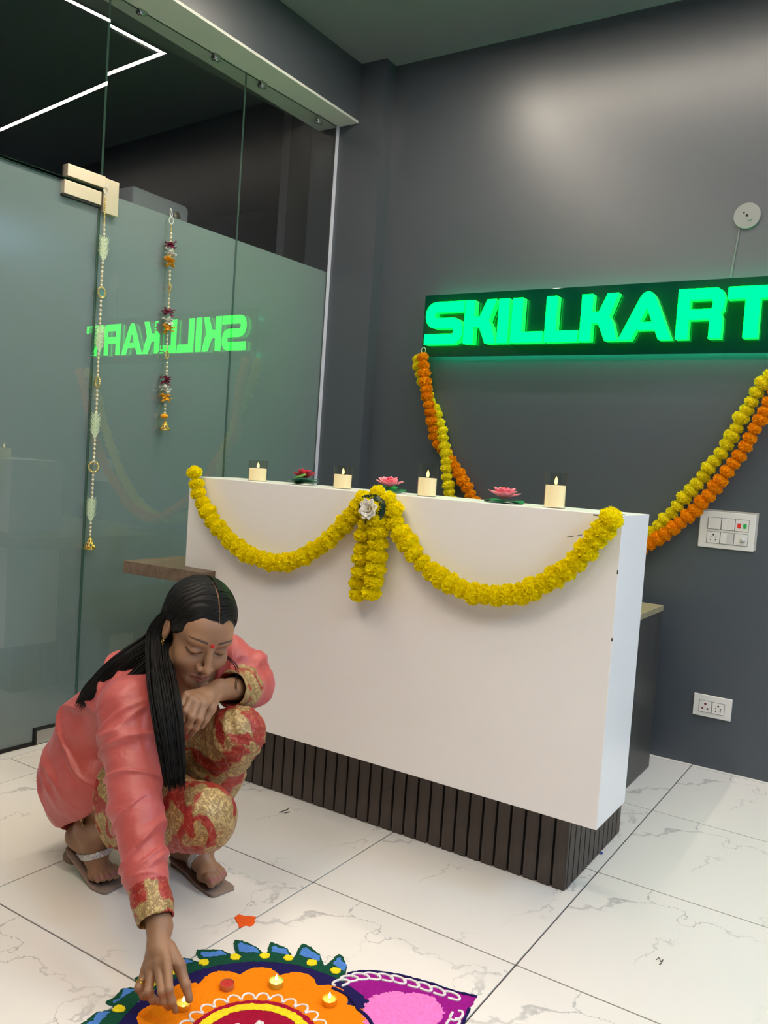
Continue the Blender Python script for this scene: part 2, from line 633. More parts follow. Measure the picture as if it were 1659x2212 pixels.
strip((LX0, LY1), (LX1, LY1), True)
strip((LX0, LY0), (LX1, LY0), True)
strip((LX0, LY0), (LX0, LY1), False)
strip((LX1, LY0), (LX1, LY1), False)
tag(led, 'bright white light line set in a rectangle in the ceiling', 'ceiling light')
for y in (-1.2, 0.9):  # added cool fill lights out of view, bluish light from the right
    pl = empty('ceiling_fill_panel', (4.9, y, CEIL))
    MB().box((-.31, -.31, -.012), (.31, .31, 0), 0.003).build('frame', 'switch_white', pl)
    MB().box((-.28, -.28, -.015), (.28, .28, -.0125)).build('diffuser', 'fill_panel_cool', pl)
    tag(pl, 'unseen cool white fill panel added in the ceiling ' + ('nearer the sign wall' if y > 0 else 'farther from the sign wall'), 'ceiling light', 'added cool fill panels')

for x in (1.0, 3.0):  # added warm fill lights out of view, brightening the counter front and person
    pl = empty('ceiling_fill_panel', (x, -2.25, CEIL))
    MB().box((-.31, -.31, -.012), (.31, .31, 0), 0.003).build('frame', 'switch_white', pl)
    MB().box((-.28, -.28, -.015), (.28, .28, -.0125)).build('diffuser', 'fill_panel_warm', pl)
    tag(pl, 'unseen warm white fill panel added in the ceiling ' + ('nearer the glass partition' if x < 2 else 'farther from the glass partition'), 'ceiling light', 'added warm fill panels')

# ------------------------------------------------------------------ glass partition
GX0, GS = -0.247, 0.042
GANG = -math.atan(GS)
GMAT = Matrix.Translation((GX0, 0, 0)) @ Matrix.Rotation(GANG, 4, 'Z')


def on_glass(px, off=0.0):
    """local (y, z) on the glass plane for a pixel; off = metres in front of the pane"""
    n = np.array([1.0, -GS, 0.0]) / math.hypot(1, GS)
    q = np.array([GX0, 0, 0]) + n * off
    d = ray(px)
    P = CAM + d * ((q - CAM) @ n) / (d @ n)
    L = GMAT.inverted() @ Vector(P)
    return L.y, L.z


def gpart(name):
    e = empty(name)
    e.matrix_world = GMAT
    return e


SEAM1, SEAM2, GEND = 0.316, 1.040, 1.703
FROST = 2.115
TH = 0.0045


def pane(parent, y0, y1, z0, z1):
    mb = MB()
    mb.box((-TH, y0, z0), (TH, y1, z1))
    # polished green edges are the narrow faces
    fm = [1, 1, 1, 1, 2, 0]
    o = mobj('pane', mb.v, mb.f, ['glass', 'glass_edge', 'glass_back'], parent, False, fm)
    return o


def film(parent, y0, y1, z0, z1):
    return MB().box((-TH - .0015, y0, z0), (-TH - .0002, y1, z1)).build('frost_film', 'frost_film', parent)


def fixing(parent, px):
    y, z = on_glass(px)
    Mx = Matrix.Translation((0, y, z)) @ Matrix.Rotation(math.pi / 2, 4, 'Y')
    MB().lathe([(0.0, TH), (.004, TH), (.019, TH + .001), (.021, TH + .004), (.021, TH + .009), (.017, TH + .012), (0, TH + .012)], 20, M=Mx) \
        .lathe([(0.0, -TH - .014), (.012, -TH - .013), (.012, -TH - .0005), (0, -TH)], 12, M=Mx).build('fixing_button', 'steel', parent, True)


d1 = gpart('door_1')
pane(d1, -0.72, SEAM1 - .004, 0.012, 2.108)
film(d1, -0.719, SEAM1 - .005, 0.013, 2.107)
y0, z0 = on_glass((130, 408), .01)
y1, z1 = on_glass((138, 386), .01)
MB().box((-.016, 0.150, 2.058), (.016, SEAM1 - .006, 2.108), .0015).build('top_patch', 'brushed_metal', d1)
MB().box((-.017, 0.148, 2.050), (.013, SEAM1 - .004, 2.0585)).build('patch_gasket', 'black_rubber', d1)
MB().box((-.016, 0.140, 0.004), (.016, SEAM1 - .006, 0.058), .0015).build('bottom_patch', 'steel', d1)
MB().box((-.014, 0.134, 0.003), (.0145, SEAM1 - .004, 0.064)).build('bottom_gasket', 'black_rubber', d1)
MB().box((-.008, -0.72, 0.001), (.008, 0.134, 0.012)).build('door_sweep', 'black_rubber', d1)
struct(d1, 'frosted glass door leaf with metal corner patch fittings', 'door')

w1 = gpart('window_1')
pane(w1, SEAM1, SEAM2 - .0015, 0.004, LINT_Z)
film(w1, SEAM1 + .001, SEAM2 - .003, 0.005, FROST)
MB().box((-.017, SEAM1 - .004 + .006, 2.035), (.017, 0.386, 2.165), .0015).build('wall_patch', 'brushed_metal', w1)
for q in ((305, 24), (466, 124)):
    fixing(w1, q)
struct(w1, 'half frosted fixed glass panel beside the glass door', 'glass panel')
w2 = gpart('window_2')
pane(w2, SEAM2, GEND, 0.004, LINT_Z)
film(w2, SEAM2 + .0015, GEND - .001, 0.005, FROST)
for q in ((566, 183), (687, 261)):
    fixing(w2, q)
struct(w2, 'half frosted fixed glass panel next to the grey pillar', 'glass panel')
w3 = gpart('window_3')
w3.matrix_world = GMAT @ Matrix.Rotation(math.radians(-1.4), 4, 'Z')
pane(w3, -1.70, SEAM1 - .002, 2.118, LINT_Z)
MB().box((-.018, 0.158, 2.122), (.018, SEAM1 + .002, 2.166), .0015).build('transom_patch', 'brushed_metal', w3)
struct(w3, 'clear glass transom pane above the glass door', 'glass panel')
w4 = gpart('window_4')
pane(w4, -1.75, -0.726, 0.004, 2.112)
film(w4, -1.748, -0.728, 0.005, 2.111)
struct(w4, 'frosted fixed glass panel on the hinge-free side of the door', 'glass panel')
jb = gpart('trim_2')
MB().box((-.012, GEND - .001, 0), (-.0065, GEND + .012, LINT_Z)).box((.0065, GEND - .022, 0), (.0105, GEND + .004, LINT_Z)).build('edge_strip', 'jamb_white', jb)
struct(jb, 'thin pale edge strip where the glass meets the pillar', 'trim')
th = MB()
th.prism([[(-.235, -1.6), (-.185, -1.6), (-.185, -.03), (-.178, -.018), (-.172, .5), (-.160, 1.0), (-.14, YC), (-.21, YC)]], -0.002, 0.004)
tr3 = th.build('trim_3', 'switch_white')
struct(tr3, 'pale marble threshold strip along the foot of the glass', 'threshold')

ub = empty('stand_in_box', (-1.15, 1.42, 0))  # solid box standing in for a probable reflection in the clear glass
bx = MB().box((-.13, -.27, 0.03), (.10, .13, 2.50), .03).build('casing', 'box_white', ub)
autosmooth(bx, 30)
MB().lathe([(.0, .101), (.02, .101), (.026, .106), (.02, .112), (0, .112)], 18, M=Matrix.Translation((0, .03, 2.42)) @ Matrix.Rotation(math.pi / 2, 4, 'Y')).build('knob', 'brushed_metal', ub, True)
MB().box((-.12, -.25, 0), (.09, .11, .035)).build('base', 'inner_wall', ub)
tag(ub, 'tall pale box with a round knob standing in for a pale shape in the clear glass', 'cabinet')

# ------------------------------------------------------------------ reception counter
SX0, SX1, SY0, SY1, SZ0, SZ1 = 0.330, 1.870, 0.310, 0.555, 0.240, 1.062
rc = empty('reception_counter', (1.1, 0.43, 0))
RCI = Matrix.Translation((-1.1, -0.43, 0))


def rpart(mb, name, m, parent=None):
    o = mb.build(name, m, parent or rc)
    if parent is None:
        o.matrix_parent_inverse = RCI
    return o


slab = rpart(MB().box((SX0, SY0, SZ0), (SX1, SY1, SZ1), .0012), 'front_panel', 'white_laminate')
chip = MB()
for q, w_, h_ in (((1334, 1236), .0016, .010), ((1322, 1382), .002, .008), ((1291, 1113), .012, .003), ((1347, 1112), .005, .002)):
    P = ony(q, SY0 - .0004)
    chip.box((P[0] - w_, SY0 - .0007, P[2] - h_ / 2), (P[0] + w_, SY0 + .0005, P[2] + h_ / 2))
for q0, q1 in (((1225, 1160), (1239, 1158)), ((1247, 1157), (1258, 1155))):
    a, b = ony(q0, SY0 - .0004), ony(q1, SY0 - .0004)
    chip.tube([a, b], .0007, 4)
chip.build('edge_chips', 'edge_dark', slab)['kind'] = 'stuff'
PX0, PX1, PY0, PY1 = 0.430, 1.766, 0.410, 0.930
pl = rpart(MB().box((PX0 + .012, PY0 + .010, 0), (PX1 - .010, PY1 - .010, SZ0)), 'plinth', 'slat_gap')
pit = 0.0444
sf = None
n = int((PX1 - PX0) / pit)
for i in range(n + 1):
    x1 = PX1 - .0015 - i * pit
    if x1 - .0372 < PX0 - .002:
        break
    if sf is None:
        sf = MB().box((-.0186, 0, 0.002), (.0186, .014, SZ0 - .001), .0012).build('slat', 'slat_wood', pl)
        o = sf
    else:
        o = link(bpy.data.objects.new('slat', sf.data), pl)
    o.location = (x1 - .0186, PY0, 0)
n = int((PY1 - PY0 - .016) / pit)
for i in range(n + 1):
    y0 = PY0 + .016 + i * pit
    if y0 + .037 > PY1 + .02:
        break
    for sx in (0, 1):
        o = link(bpy.data.objects.new('slat', sf.data), pl)
        o.rotation_euler = (0, 0, math.pi / 2 if sx else -math.pi / 2)
        o.location = (PX1 if sx else PX0, y0 + .0186, 0)
# wooden ledge that wraps the left end of the white panel, and the dark cabinet behind
LZ0, LZ1 = 0.699, 0.743
lg = MB()
lg.prism([[(0.118, 0.216), (0.485, 0.240), (0.478, SY0 - .0005), (SX0 - .0005, SY0 - .0005), (SX0 - .0005, 0.57), (0.43, 0.57), (0.43, 0.95), (0.121, 0.95)]], LZ0, LZ1)
lo = rpart(lg, 'ledge', 'ledge_wood')
md = lo.modifiers.new('bevel', 'BEVEL')
md.width, md.segments = .0012, 2
rpart(MB().box((1.20, SY1 + .001, 0.002), (1.667, 1.622, 0.640), .001), 'side_cabinet', 'cabinet_wood')
rpart(MB().box((1.195, SY1 + .001, 0.641), (1.669, 1.624, 0.663), .001), 'cabinet_top', 'cabinet_top')
rpart(MB().box((0.43, SY1 + .001, 0.700), (1.194, 1.10, 0.740), .001), 'desk_top', 'ledge_wood')
rpart(MB().box((0.20, 0.90, 0.002), (0.225, 1.08, 0.700), .001).box((0.225, 0.90, .002), (1.19, .925, .10)), 'desk_leg', 'cabinet_wood')
tag(rc, 'white reception counter on a dark slatted plinth with a wooden ledge', 'counter')

# ------------------------------------------------------------------ illuminated sign
sg = empty('illuminated_sign', (0.389, YB, 1.683))
SGI = Matrix.Translation((-0.389, -YB, -1.683))
bd = MB().box((0.389, 1.742, 1.683), (2.075, 1.750, 1.979), .0015).build('board', 'sign_board', sg)
bd.matrix_parent_inverse = SGI
for x_ in (0.46, 1.05, 1.55, 2.00):  # added spacers; the gap lets the halo spread over the wall
    for z_ in (1.735, 1.925):
        o = MB().lathe([(0, 0), (.008, 0), (.008, .0415), (0, .0415)], 12, M=Matrix.Translation((x_, YB + .001, z_)) @ Matrix.Rotation(math.pi / 2, 4, 'X')).build('standoff', 'steel', sg)
        o.matrix_parent_inverse = SGI
for z_ in (1.730, 1.932):  # invented green strips that throw the halo round the board
    o = MB().box((0.43, 1.7505, z_ - .006), (2.035, 1.7545, z_ + .006)).build('added_halo_strip', 'added_halo', sg)
    o.matrix_parent_inverse = SGI


def stroke(path, w):
    P = [np.array(p, float) for p in path]
    L, R = [], []
    for i, p in enumerate(P):
        t = P[min(i + 1, len(P) - 1)] - P[max(i - 1, 0)]
        t = t / np.linalg.norm(t)
        nn = np.array([-t[1], t[0]])
        L.append(p + nn * w / 2)
        R.append(p - nn * w / 2)
    return [tuple(p) for p in L + R[::-1]]


def fillet(P, r, n=6):
    P = [np.array(p, float) for p in P]
    out = [P[0]]
    for i in range(1, len(P) - 1):
        a, b, c = P[i - 1], P[i], P[i + 1]
        u = (a - b) / np.linalg.norm(a - b)
        v = (c - b) / np.linalg.norm(c - b)
        p0, p1 = b + u * r, b + v * r
        for k in range(n + 1):
            t = k / n
            out.append((1 - t) ** 2 * p0 + 2 * t * (1 - t) * b + t * t * p1)
    out.append(P[-1])
    return out


sw = .205
S_path = fillet([(sw, .1755), (.026, .1755), (.026, .0995), (sw - .026, .0995), (sw - .026, .0245), (0, .0245)], .036)
GL = {
    'S': [stroke(S_path, .049)],
    'K': [[(0, 0), (.050, 0), (.050, .076), (.078, .076), (.112, 0), (.166, 0), (.142, .078), (.126, .104), (.160, .2), (.112, .2), (.078, .124), (.050, .124), (.050, .2), (0, .2)]],
    'I': [[(0, 0), (.052, 0), (.052, .2), (0, .2)]],
    'L': [[(0, 0), (.153, 0), (.153, .048), (.051, .048), (.051, .2), (0, .2)]],
    'A': [[(0, 0), (.054, 0), (.074, .042), (.150, .042), (.168, 0), (.221, 0), (.146, .172), (.132, .193), (.113, .2), (.094, .193), (.080, .172)],
          [(.088, .074), (.113, .132), (.137, .074)]],
    'R': [[(0, 0), (.048, 0), (.048, .076), (.128, .076), (.128, 0), (.176, 0), (.176, .082), (.168, .100), (.178, .114), (.181, .160), (.172, .186), (.150, .2), (0, .2)],
          [(.048, .118), (.132, .118), (.136, .137), (.132, .156), (.048, .156)]],
    'T': [[(0, .2), (0, .152), (.066, .152), (.066, 0), (.120, 0), (.120, .152), (.190, .152), (.190, .2)]],
}
for ch, x in (('S', .424), ('K', .634), ('I', .806), ('L', .874), ('L', 1.036), ('K', 1.197), ('A', 1.366), ('R', 1.602), ('T', 1.792)):
    mb = MB()
    lp = GL[ch]
    # front face at y=1.697, back at the board; frame maps (u, v, depth) to the wall
    fr = lambda u, v, d, x=x: (x + u, 1.7415 - d, 1.735 + v)
    loops = [L if sum(L[i][0] * L[(i + 1) % len(L)][1] - L[(i + 1) % len(L)][0] * L[i][1] for i in range(len(L))) > 0 else L[::-1] for L in lp]
    mb.prism(loops, 0.0, 0.012, mi=1, side_mi=1, frame=fr)
    mb.prism(loops, 0.020, 0.042, mi=0, side_mi=1, frame=fr)
    o = mb.build('letter_' + ch.lower(), ['letter_face', 'letter_side'], sg)
    o.matrix_parent_inverse = SGI
    o['label'] = 'glowing green letter ' + ch
tag(sg, 'black sign board with glowing green letters SKILLKART on the grey wall', 'sign')


# ------------------------------------------------------------------ marigold garlands
def pompom(seed, n=300):
    g = np.random.default_rng(seed)
    v, f = [], []
    ga = math.pi * (3 - math.sqrt(5))
    for i in range(n):
        z = 1 - 2 * (i + .5) / n
        a = ga * i
        r = math.sqrt(1 - z * z)
        d = Vector((r * math.cos(a), r * math.sin(a), z * .88)) + Vector(g.normal(0, .10, 3))
        d.normalize()
        u = d.orthogonal().normalized()
        u.rotate(Matrix.Rotation(g.uniform(0, 6.28), 3, d))
        w = d.cross(u)
        R = g.uniform(.90, 1.13) * (1 - .10 * abs(z))
        wd = g.uniform(.10, .17)
        curl = w * g.uniform(-.10, .10)
        b = len(v)
        v += [d * .66 - u * wd * .5, d * .66 + u * wd * .5, d * R * .80 + u * wd + curl * .4, d * R * .80 - u * wd + curl * .4,
              d * R * .99 + u * wd * .85 + curl + w * .05, d * R * .93 + curl + w * .0, d * R * .99 - u * wd * .85 + curl - w * .05]
        f += [(b, b + 1, b + 2, b + 3), (b + 3, b + 2, b + 4, b + 5), (b + 3, b + 5, b + 6)]
    bm = bmesh.new()
    bmesh.ops.create_icosphere(bm, subdivisions=2, radius=.82)
    o = len(v)
    v += [q.co.copy() for q in bm.verts]
    f += [tuple(q.index + o for q in fc.verts) for fc in bm.faces]
    bm.free()
    return v, f


POM = {}
for m_ in ('marigold_yellow', 'marigold_lemon', 'marigold_orange'):
    POM[m_] = []
    for k in range(3):
        v, f = pompom(10 * k + len(m_))
        me = bpy.data.meshes.new('marigold')
        me.from_pydata([tuple(p) for p in v], [], f)
        me.materials.append(MATS[m_])
        me.polygons.foreach_set('use_smooth', [True] * len(me.polygons))
        POM[m_].append(me)


def garland(name, label, paths, m_, radius, step, group=None, jit=.003, thread='thread_dark', sizes=None):
    e = empty(name, tuple(paths[0][0]))
    inv = Matrix.Translation(-Vector(paths[0][0]))
    for path in paths:
        C = catmull(path, 10)
        P = resample(C, step)
        th_ = MB().tube([tuple(p) for p in C], .0012, 5).build('thread', thread, e)
        th_.matrix_parent_inverse = inv
        for i, p in enumerate(P):
            o = link(bpy.data.objects.new('marigold', rnd.choice(POM[m_])), e)
            o.matrix_parent_inverse = inv
            t = Vector(P[min(i + 1, len(P) - 1)] - P[max(i - 1, 0)]).normalized()
            q = t.to_track_quat('Z', 'X') @ Matrix.Rotation(rnd.uniform(0, 6.28), 3, 'Z').to_quaternion()
            q = Matrix.Rotation(rnd.uniform(-.35, .35), 3, 'X').to_quaternion() @ q
            o.rotation_mode = 'QUATERNION'
            o.rotation_quaternion = q
            s = radius * rnd.uniform(.90, 1.12)
            o.scale = (s, s, s * rnd.uniform(.84, .96))
            o.location = p + np.array([rnd.uniform(-jit, jit), rnd.uniform(-jit, jit) * .5, rnd.uniform(-jit, jit)])
    tag(e, label, 'garland', group)
    return e


FY = SY0 - .036
gp = lambda q, y=FY: ony(q, y)
left_path = [gp((421, 1022)), gp((430, 1068)), gp((452, 1112)), gp((488, 1158)), gp((535, 1196)), gp((590, 1215)), gp((640, 1208)), gp((690, 1182)), gp((730, 1147)), gp((760, 1110)), gp((785, 1075))]
tail_l = [gp((800, 1085), FY - .012), gp((790, 1130)), gp((784, 1180)), gp((778, 1235)), gp((772, 1285))]
right_path = [gp((815, 1068), FY - .004), gp((842, 1088)), gp((856, 1130)), gp((882, 1178)), gp((920, 1222)), gp((965, 1256)), gp((1020, 1280)), gp((1080, 1286)), gp((1140, 1276)), gp((1195, 1248)), gp((1245, 1212)), gp((1285, 1163)), gp((1322, 1118))]
tail_r = [gp((815, 1095), FY - .016), gp((816, 1150), FY - .014), gp((815, 1200), FY - .014), gp((812, 1240), FY - .014), gp((803, 1278), FY - .012)]
garland('marigold_garland', 'yellow marigold garland swagged from the ledge end of the white counter', [left_path, tail_l], 'marigold_yellow', .030, .036)
garland('marigold_garland', 'yellow marigold garland swagged towards the cabinet end of the white counter', [right_path, tail_r], 'marigold_yellow', .031, .037)
WY = YB - .041
wq_ = lambda q, y=WY: ony(q, y)
yel = [wq_((903, 775), YB - .041), wq_((915, 830), YB - .041), wq_((930, 870), YB - .041), wq_((948, 905)), wq_((958, 950)), wq_((965, 1000), WY - .02), wq_((968, 1045), WY - .02), wq_((985, 1100), WY - .02), wq_((1060, 1185)),
       wq_((1180, 1235)), wq_((1310, 1215)), wq_((1405, 1150)), wq_((1462, 1095)), wq_((1520, 1025)), wq_((1568, 962)), wq_((1610, 890)), wq_((1650, 825)), np.array([2.025, YB - .041, 1.640])]
org = [wq_((914, 772), WY - .044), wq_((921, 840), WY - .044), wq_((931, 900), WY - .036), wq_((941, 950), WY), wq_((968, 985), WY), wq_((988, 1015), WY), wq_((1010, 1055), WY), wq_((1040, 1110), WY), wq_((1100, 1190), WY - .045),
       wq_((1200, 1245), WY - .045), wq_((1320, 1228), WY - .045), wq_((1408, 1172), WY - .045), wq_((1475, 1125), WY - .045), wq_((1530, 1070), WY - .045), wq_((1585, 1000), WY - .045), wq_((1628, 935), WY - .045), wq_((1662, 870), WY - .045), np.array([2.045, YB - .085, 1.630])]
g3 = garland('marigold_garland', 'lemon yellow marigold garland hung from the sign on the grey wall', [yel], 'marigold_lemon', .0300, .0385)
g4 = garland('marigold_garland', 'orange marigold garland hung from the sign on the grey wall', [org], 'marigold_orange', .0300, .0385)
hk = MB()
P = ony((915, 757), YB - .052)
hk.tube([(P[0] + .012 * math.cos(a), P[1], P[2] + .014 * math.sin(a)) for a in np.linspace(0, 2 * math.pi, 14)], .0016, 5)
hk.tube([P - np.array([.004, 0, .013]), P - np.array([.02, -.02, .045])], .0018, 5).tube([P - np.array([-.004, 0, .013]), P - np.array([-.004, -.002, .05])], .0012, 5)
o = hk.build('hanging_loop', 'thread_white', g4)
o.matrix_parent_inverse = Matrix.Translation(-g4.location)

# white lotus pinned over the middle of the counter garland
def petal_verts(L, Wd, cup, n=6, k=4, tip=1.0):
    v, f = [], []
    for i in range(n + 1):
        t = i / n
        w = Wd * (math.sin(math.pi * min(1, t * .86 + .06)) ** .8) * (1 - .15 * t) if t < 1 else 0.0
        for j in range(k + 1):
            s = (j / k - .5) * 2
            v.append((s * w, L * t, cup * (t ** 1.6) * L + .35 * w * s * s))
    for i in range(n):
        for j in range(k):
            a = i * (k + 1) + j
            f.append((a, a + 1, a + k + 2, a + k + 1))
    return v, f


def flower(name, label, loc, M, rings, core, leaf, cat='flower', group=None, scale=1.0):
    """rings: (count, length, width, elevation deg, material, twist)"""
    e = empty(name, loc)
    e.matrix_world = Matrix.Translation(loc) @ M @ Matrix.Scale(scale, 4)
    for cnt, L, Wd, el, m_, tw in rings:
        v, f = petal_verts(L, Wd, .22)
        me = bpy.data.meshes.new('petal')
        me.from_pydata(v, [], f)
        me.materials.append(MATS[m_])
        me.polygons.foreach_set('use_smooth', [True] * len(f))
        for i in range(cnt):
            o = link(bpy.data.objects.new('petal', me), e)
            a = 2 * math.pi * i / cnt + tw
            o.rotation_euler = (Matrix.Rotation(a + rnd.uniform(-.08, .08), 3, 'Z') @ Matrix.Rotation(math.radians(el + rnd.uniform(-5, 5)), 3, 'X')).to_euler()
            o.location = (0, 0, .004)
            md = o.modifiers.new('thickness', 'SOLIDIFY')
            md.thickness = .0009
    mb = MB()
    for i in range(14):
        a = i * 2.4
        r = .0012 * math.sqrt(i) * 1.2
        mb.tube([(r * .6 * math.cos(a), r * .6 * math.sin(a), .003), (r * 1.5 * math.cos(a), r * 1.5 * math.sin(a), .017)], [.0009, .0011], 5)
    mb.build('stamens', core, e)
    if leaf:
        R, m_, notch, wav = leaf
        v = [(0, 0, -.001)]
        K = 30
        for rr in (.5, 1.0):
            for i in range(K):
                a = 2 * math.pi * i / K
                r = R * rr * (1 + .06 * math.sin(3 * a + 1) + .03 * math.sin(7 * a))
                if notch and abs(a - notch) < .22:
                    r *= .55
                v.append((r * math.cos(a), r * math.sin(a), -.002 + wav * rr * math.sin(4 * a) * R))
        f = [(0, 1 + i, 1 + (i + 1) % K) for i in range(K)] + [(1 + i, 1 + K + i, 1 + K + (i + 1) % K, 1 + (i + 1) % K) for i in range(K)]
        o = mobj('lily_pad', v, f, m_, e, True)
        md = o.modifiers.new('thickness', 'SOLIDIFY')
        md.thickness = .0012
    tag(e, label, cat, group)
    return e


lot = ony((802, 1100), SY0 - .068)
flower('white_lotus', 'white artificial lotus on a dark green pad pinned to the counter garland', tuple(lot),
       Matrix.Rotation(math.radians(88), 4, 'X') @ Matrix.Rotation(.3, 4, 'Z'),
       [(8, .037, .0115, 14, 'petal_white', 0), (8, .031, .0105, 32, 'petal_white', .4), (5, .019, .008, 60, 'petal_white', .1)],
       'petal_cream', (.047, 'leaf_dark', 3.6, .02), 'flower', None, 1.0)
zt = SZ1 + .0085
p2 = ony((840, 1058), .43)
flower('water_lily', 'pink artificial water lily standing behind the white lotus on the counter', (p2[0], .43, zt + .006),
       Matrix.Rotation(.10, 4, 'Y') @ Matrix.Rotation(.12, 4, 'X'),
       [(8, .042, .0115, 14, 'petal_pink', 0), (7, .034, .011, 34, 'petal_pink', .35), (6, .026, .010, 58, 'petal_red', .1)], 'stamen', (.046, 'leaf_green', 1.2, .05), scale=1.15)
p3 = ony((1088, 1082), .425)
flower('water_lily', 'pink artificial water lily between the two taller candles on the counter', (p3[0], .425, zt),
       Matrix.Rotation(.5, 4, 'Z'),
       [(8, .042, .0115, 12, 'petal_pink', 0), (8, .037, .011, 34, 'petal_pink', .35), (6, .028, .010, 58, 'petal_red', .1)], 'stamen', (.047, 'leaf_green', 4.2, .07), scale=1.22)
p1 = ony((656, 1043), .43)
fl = flower('water_lily', 'deep red artificial water lily tilted on a bright green leaf on the counter', (p1[0], .43, zt + .008),
            Matrix.Rotation(-.16, 4, 'Y') @ Matrix.Rotation(-.14, 4, 'X'),
            [(9, .042, .0105, 16, 'petal_deep', 0), (8, .034, .010, 40, 'petal_red', .35), (6, .024, .009, 62, 'petal_red', .1)], 'petal_red', (.048, 'leaf_green', 0.6, .04), scale=1.1)
v, f = petal_verts(.060, .016, .05)
o = mobj('leaf', v, f, 'leaf_bright', fl, True)
o.rotation_euler = (.12, .5, -1.5)
o.location = (-.022, -.034, -.002)
o.modifiers.new('thickness', 'SOLIDIFY').thickness = .001


# ------------------------------------------------------------------ candles on the counter
def candle(px, r, h, wax_h, label):
    P = ony(px, .40)
    e = empty('led_candle', (P[0], .40, SZ1))
    MB().lathe([(0, .0005), (r, .0005), (r, h), (r - .0016, h), (r - .0016, .0025), (0, .0025)], 40).build('glass_cup', 'cup_glass', e, False)
    autosmooth(e.children[0], 35)
    w = MB().lathe([(0, .003), (r - .0022, .003), (r - .0022, wax_h), (r - .006, wax_h - .002), (.004, wax_h - .004), (0, wax_h - .004)], 32).build('wax', 'wax', e)
    autosmooth(w, 40)
    fh = .024 if h > .085 else .020
    MB().lathe([(0, 0), (.0022, .001), (.0044, fh * .25), (.0046, fh * .4), (.0034, fh * .65), (.0015, fh * .88), (0, fh)], 14, (0, 0, wax_h + .001)).build('flame_bulb', 'flame', e, True)
    MB().lathe([(0, -.006), (.0012, -.006), (.0012, .0015), (0, .0015)], 8, (0, 0, wax_h)).build('wick', 'wick', e)
    tag(e, label, 'candle')
    return e


candle((556, 1037), .0325, .072, .044, 'short cream candle in a glass cup beside the deep red lily')
candle((739, 1056), .0308, .074, .046, 'short cream candle in a glass cup between two water lilies')
candle((921, 1073), .0300, .099, .056, 'tall cream candle in a glass cup in front of the wall garland end')
candle((1197, 1096), .0300, .098, .063, 'tall cream candle in a glass cup nearest the cabinet end of the counter')

# ------------------------------------------------------------------ hanging bead strings on the glass
GS_OFF = .022


def gl_pt(px, off=GS_OFF):
    y, z = on_glass(px, off)
    return GMAT @ Vector((off, y, z))


def uvs(mb, c, r, n=8, k=5, sz=1.0, mi=0):
    prof = [(r * math.sin(math.pi * i / k), -r * sz * math.cos(math.pi * i / k)) for i in range(k + 1)]
    mb.lathe(prof, n, tuple(c), mi)


def bead_run(mb, a, b, r0, r1, mix):
    a, b = Vector(a), Vector(b)
    L = (b - a).length
    s = 0.0
    i = 0
    while s < L:
        t = s / L
        r = r0 + (r1 - r0) * t
        if mix and i % 2:
            r *= .62
        uvs(mb, a.lerp(b, min(1, (s + r) / L)), r, 8, 5, 1, 1 if (mix and i % 2 == 0) else 0)
        s += 2 * r
        i += 1


def ring_of_beads(c, R, r, n, tilt, parent, inv, m_='gold_bead', disc=None):
    mb = MB()
    ax = (GMAT.to_3x3() @ Vector((0, 1, 0)))
    ax.rotate(Matrix.Rotation(tilt, 3, 'Z'))
    for i in range(n):
        a = 2 * math.pi * i / n
        uvs(mb, c + ax * R * math.cos(a) + Vector((0, 0, R * math.sin(a))), r, 7, 4)
    mb.tube([tuple(c + ax * R * math.cos(a) + Vector((0, 0, R * math.sin(a)))) for a in np.linspace(0, 2 * math.pi, 25)], r * .45, 5)
    o = mb.build('bead_ring', m_, parent, True)
    o.matrix_parent_inverse = inv
    if disc:
        nn = ax.cross(Vector((0, 0, 1)))
        Mx = Matrix.Translation(c) @ nn.to_track_quat('Z', 'Y').to_matrix().to_4x4()
        d = MB().lathe([(0, -.0008), (R * .78, -.0008), (R * .78, .0008), (0, .0008)], 24, M=Mx).build('mirror_disc', disc, o)
        d.matrix_parent_inverse = inv.inverted() @ inv


def feather(top, L, Wd, parent, inv, lean=0.0):
    ax = (GMAT.to_3x3() @ Vector((0, 1, 0)))
    nn = Vector((1, 0, 0))
    mb = MB()
    top = Vector(top)
    dn = Vector((0, 0, -1)) + ax * lean
    mb.tube([tuple(top), tuple(top + dn * L)], [.0022, .0012], 6)
    n = 18
    for i in range(n):
        t = i / n
        prof = min(1, t / .06 + .5) * min(1, (1 - t) / .22)
        for s in (-1, 1):
            b = top + dn * L * (t * .92 + .08)
            w = Wd * prof * rnd.uniform(.82, 1.1)
            tip = b + ax * s * w + Vector((0, 0, w * .75)) + nn * rnd.uniform(-.005, .005)
            mid = b + ax * s * w * .55 + Vector((0, 0, w * .18)) + nn * rnd.uniform(-.002, .002)
            h = Vector((0, 0, .0019))
            v = [b - h, b + h, mid + h, mid - h, tip]
            mb.add([tuple(q) for q in v], [(0, 1, 2, 3), (3, 2, 4)])
    o = mb.build('feather', 'feather', parent)
    o.matrix_parent_inverse = inv
    o.modifiers.new('thickness', 'SOLIDIFY').thickness = .0009


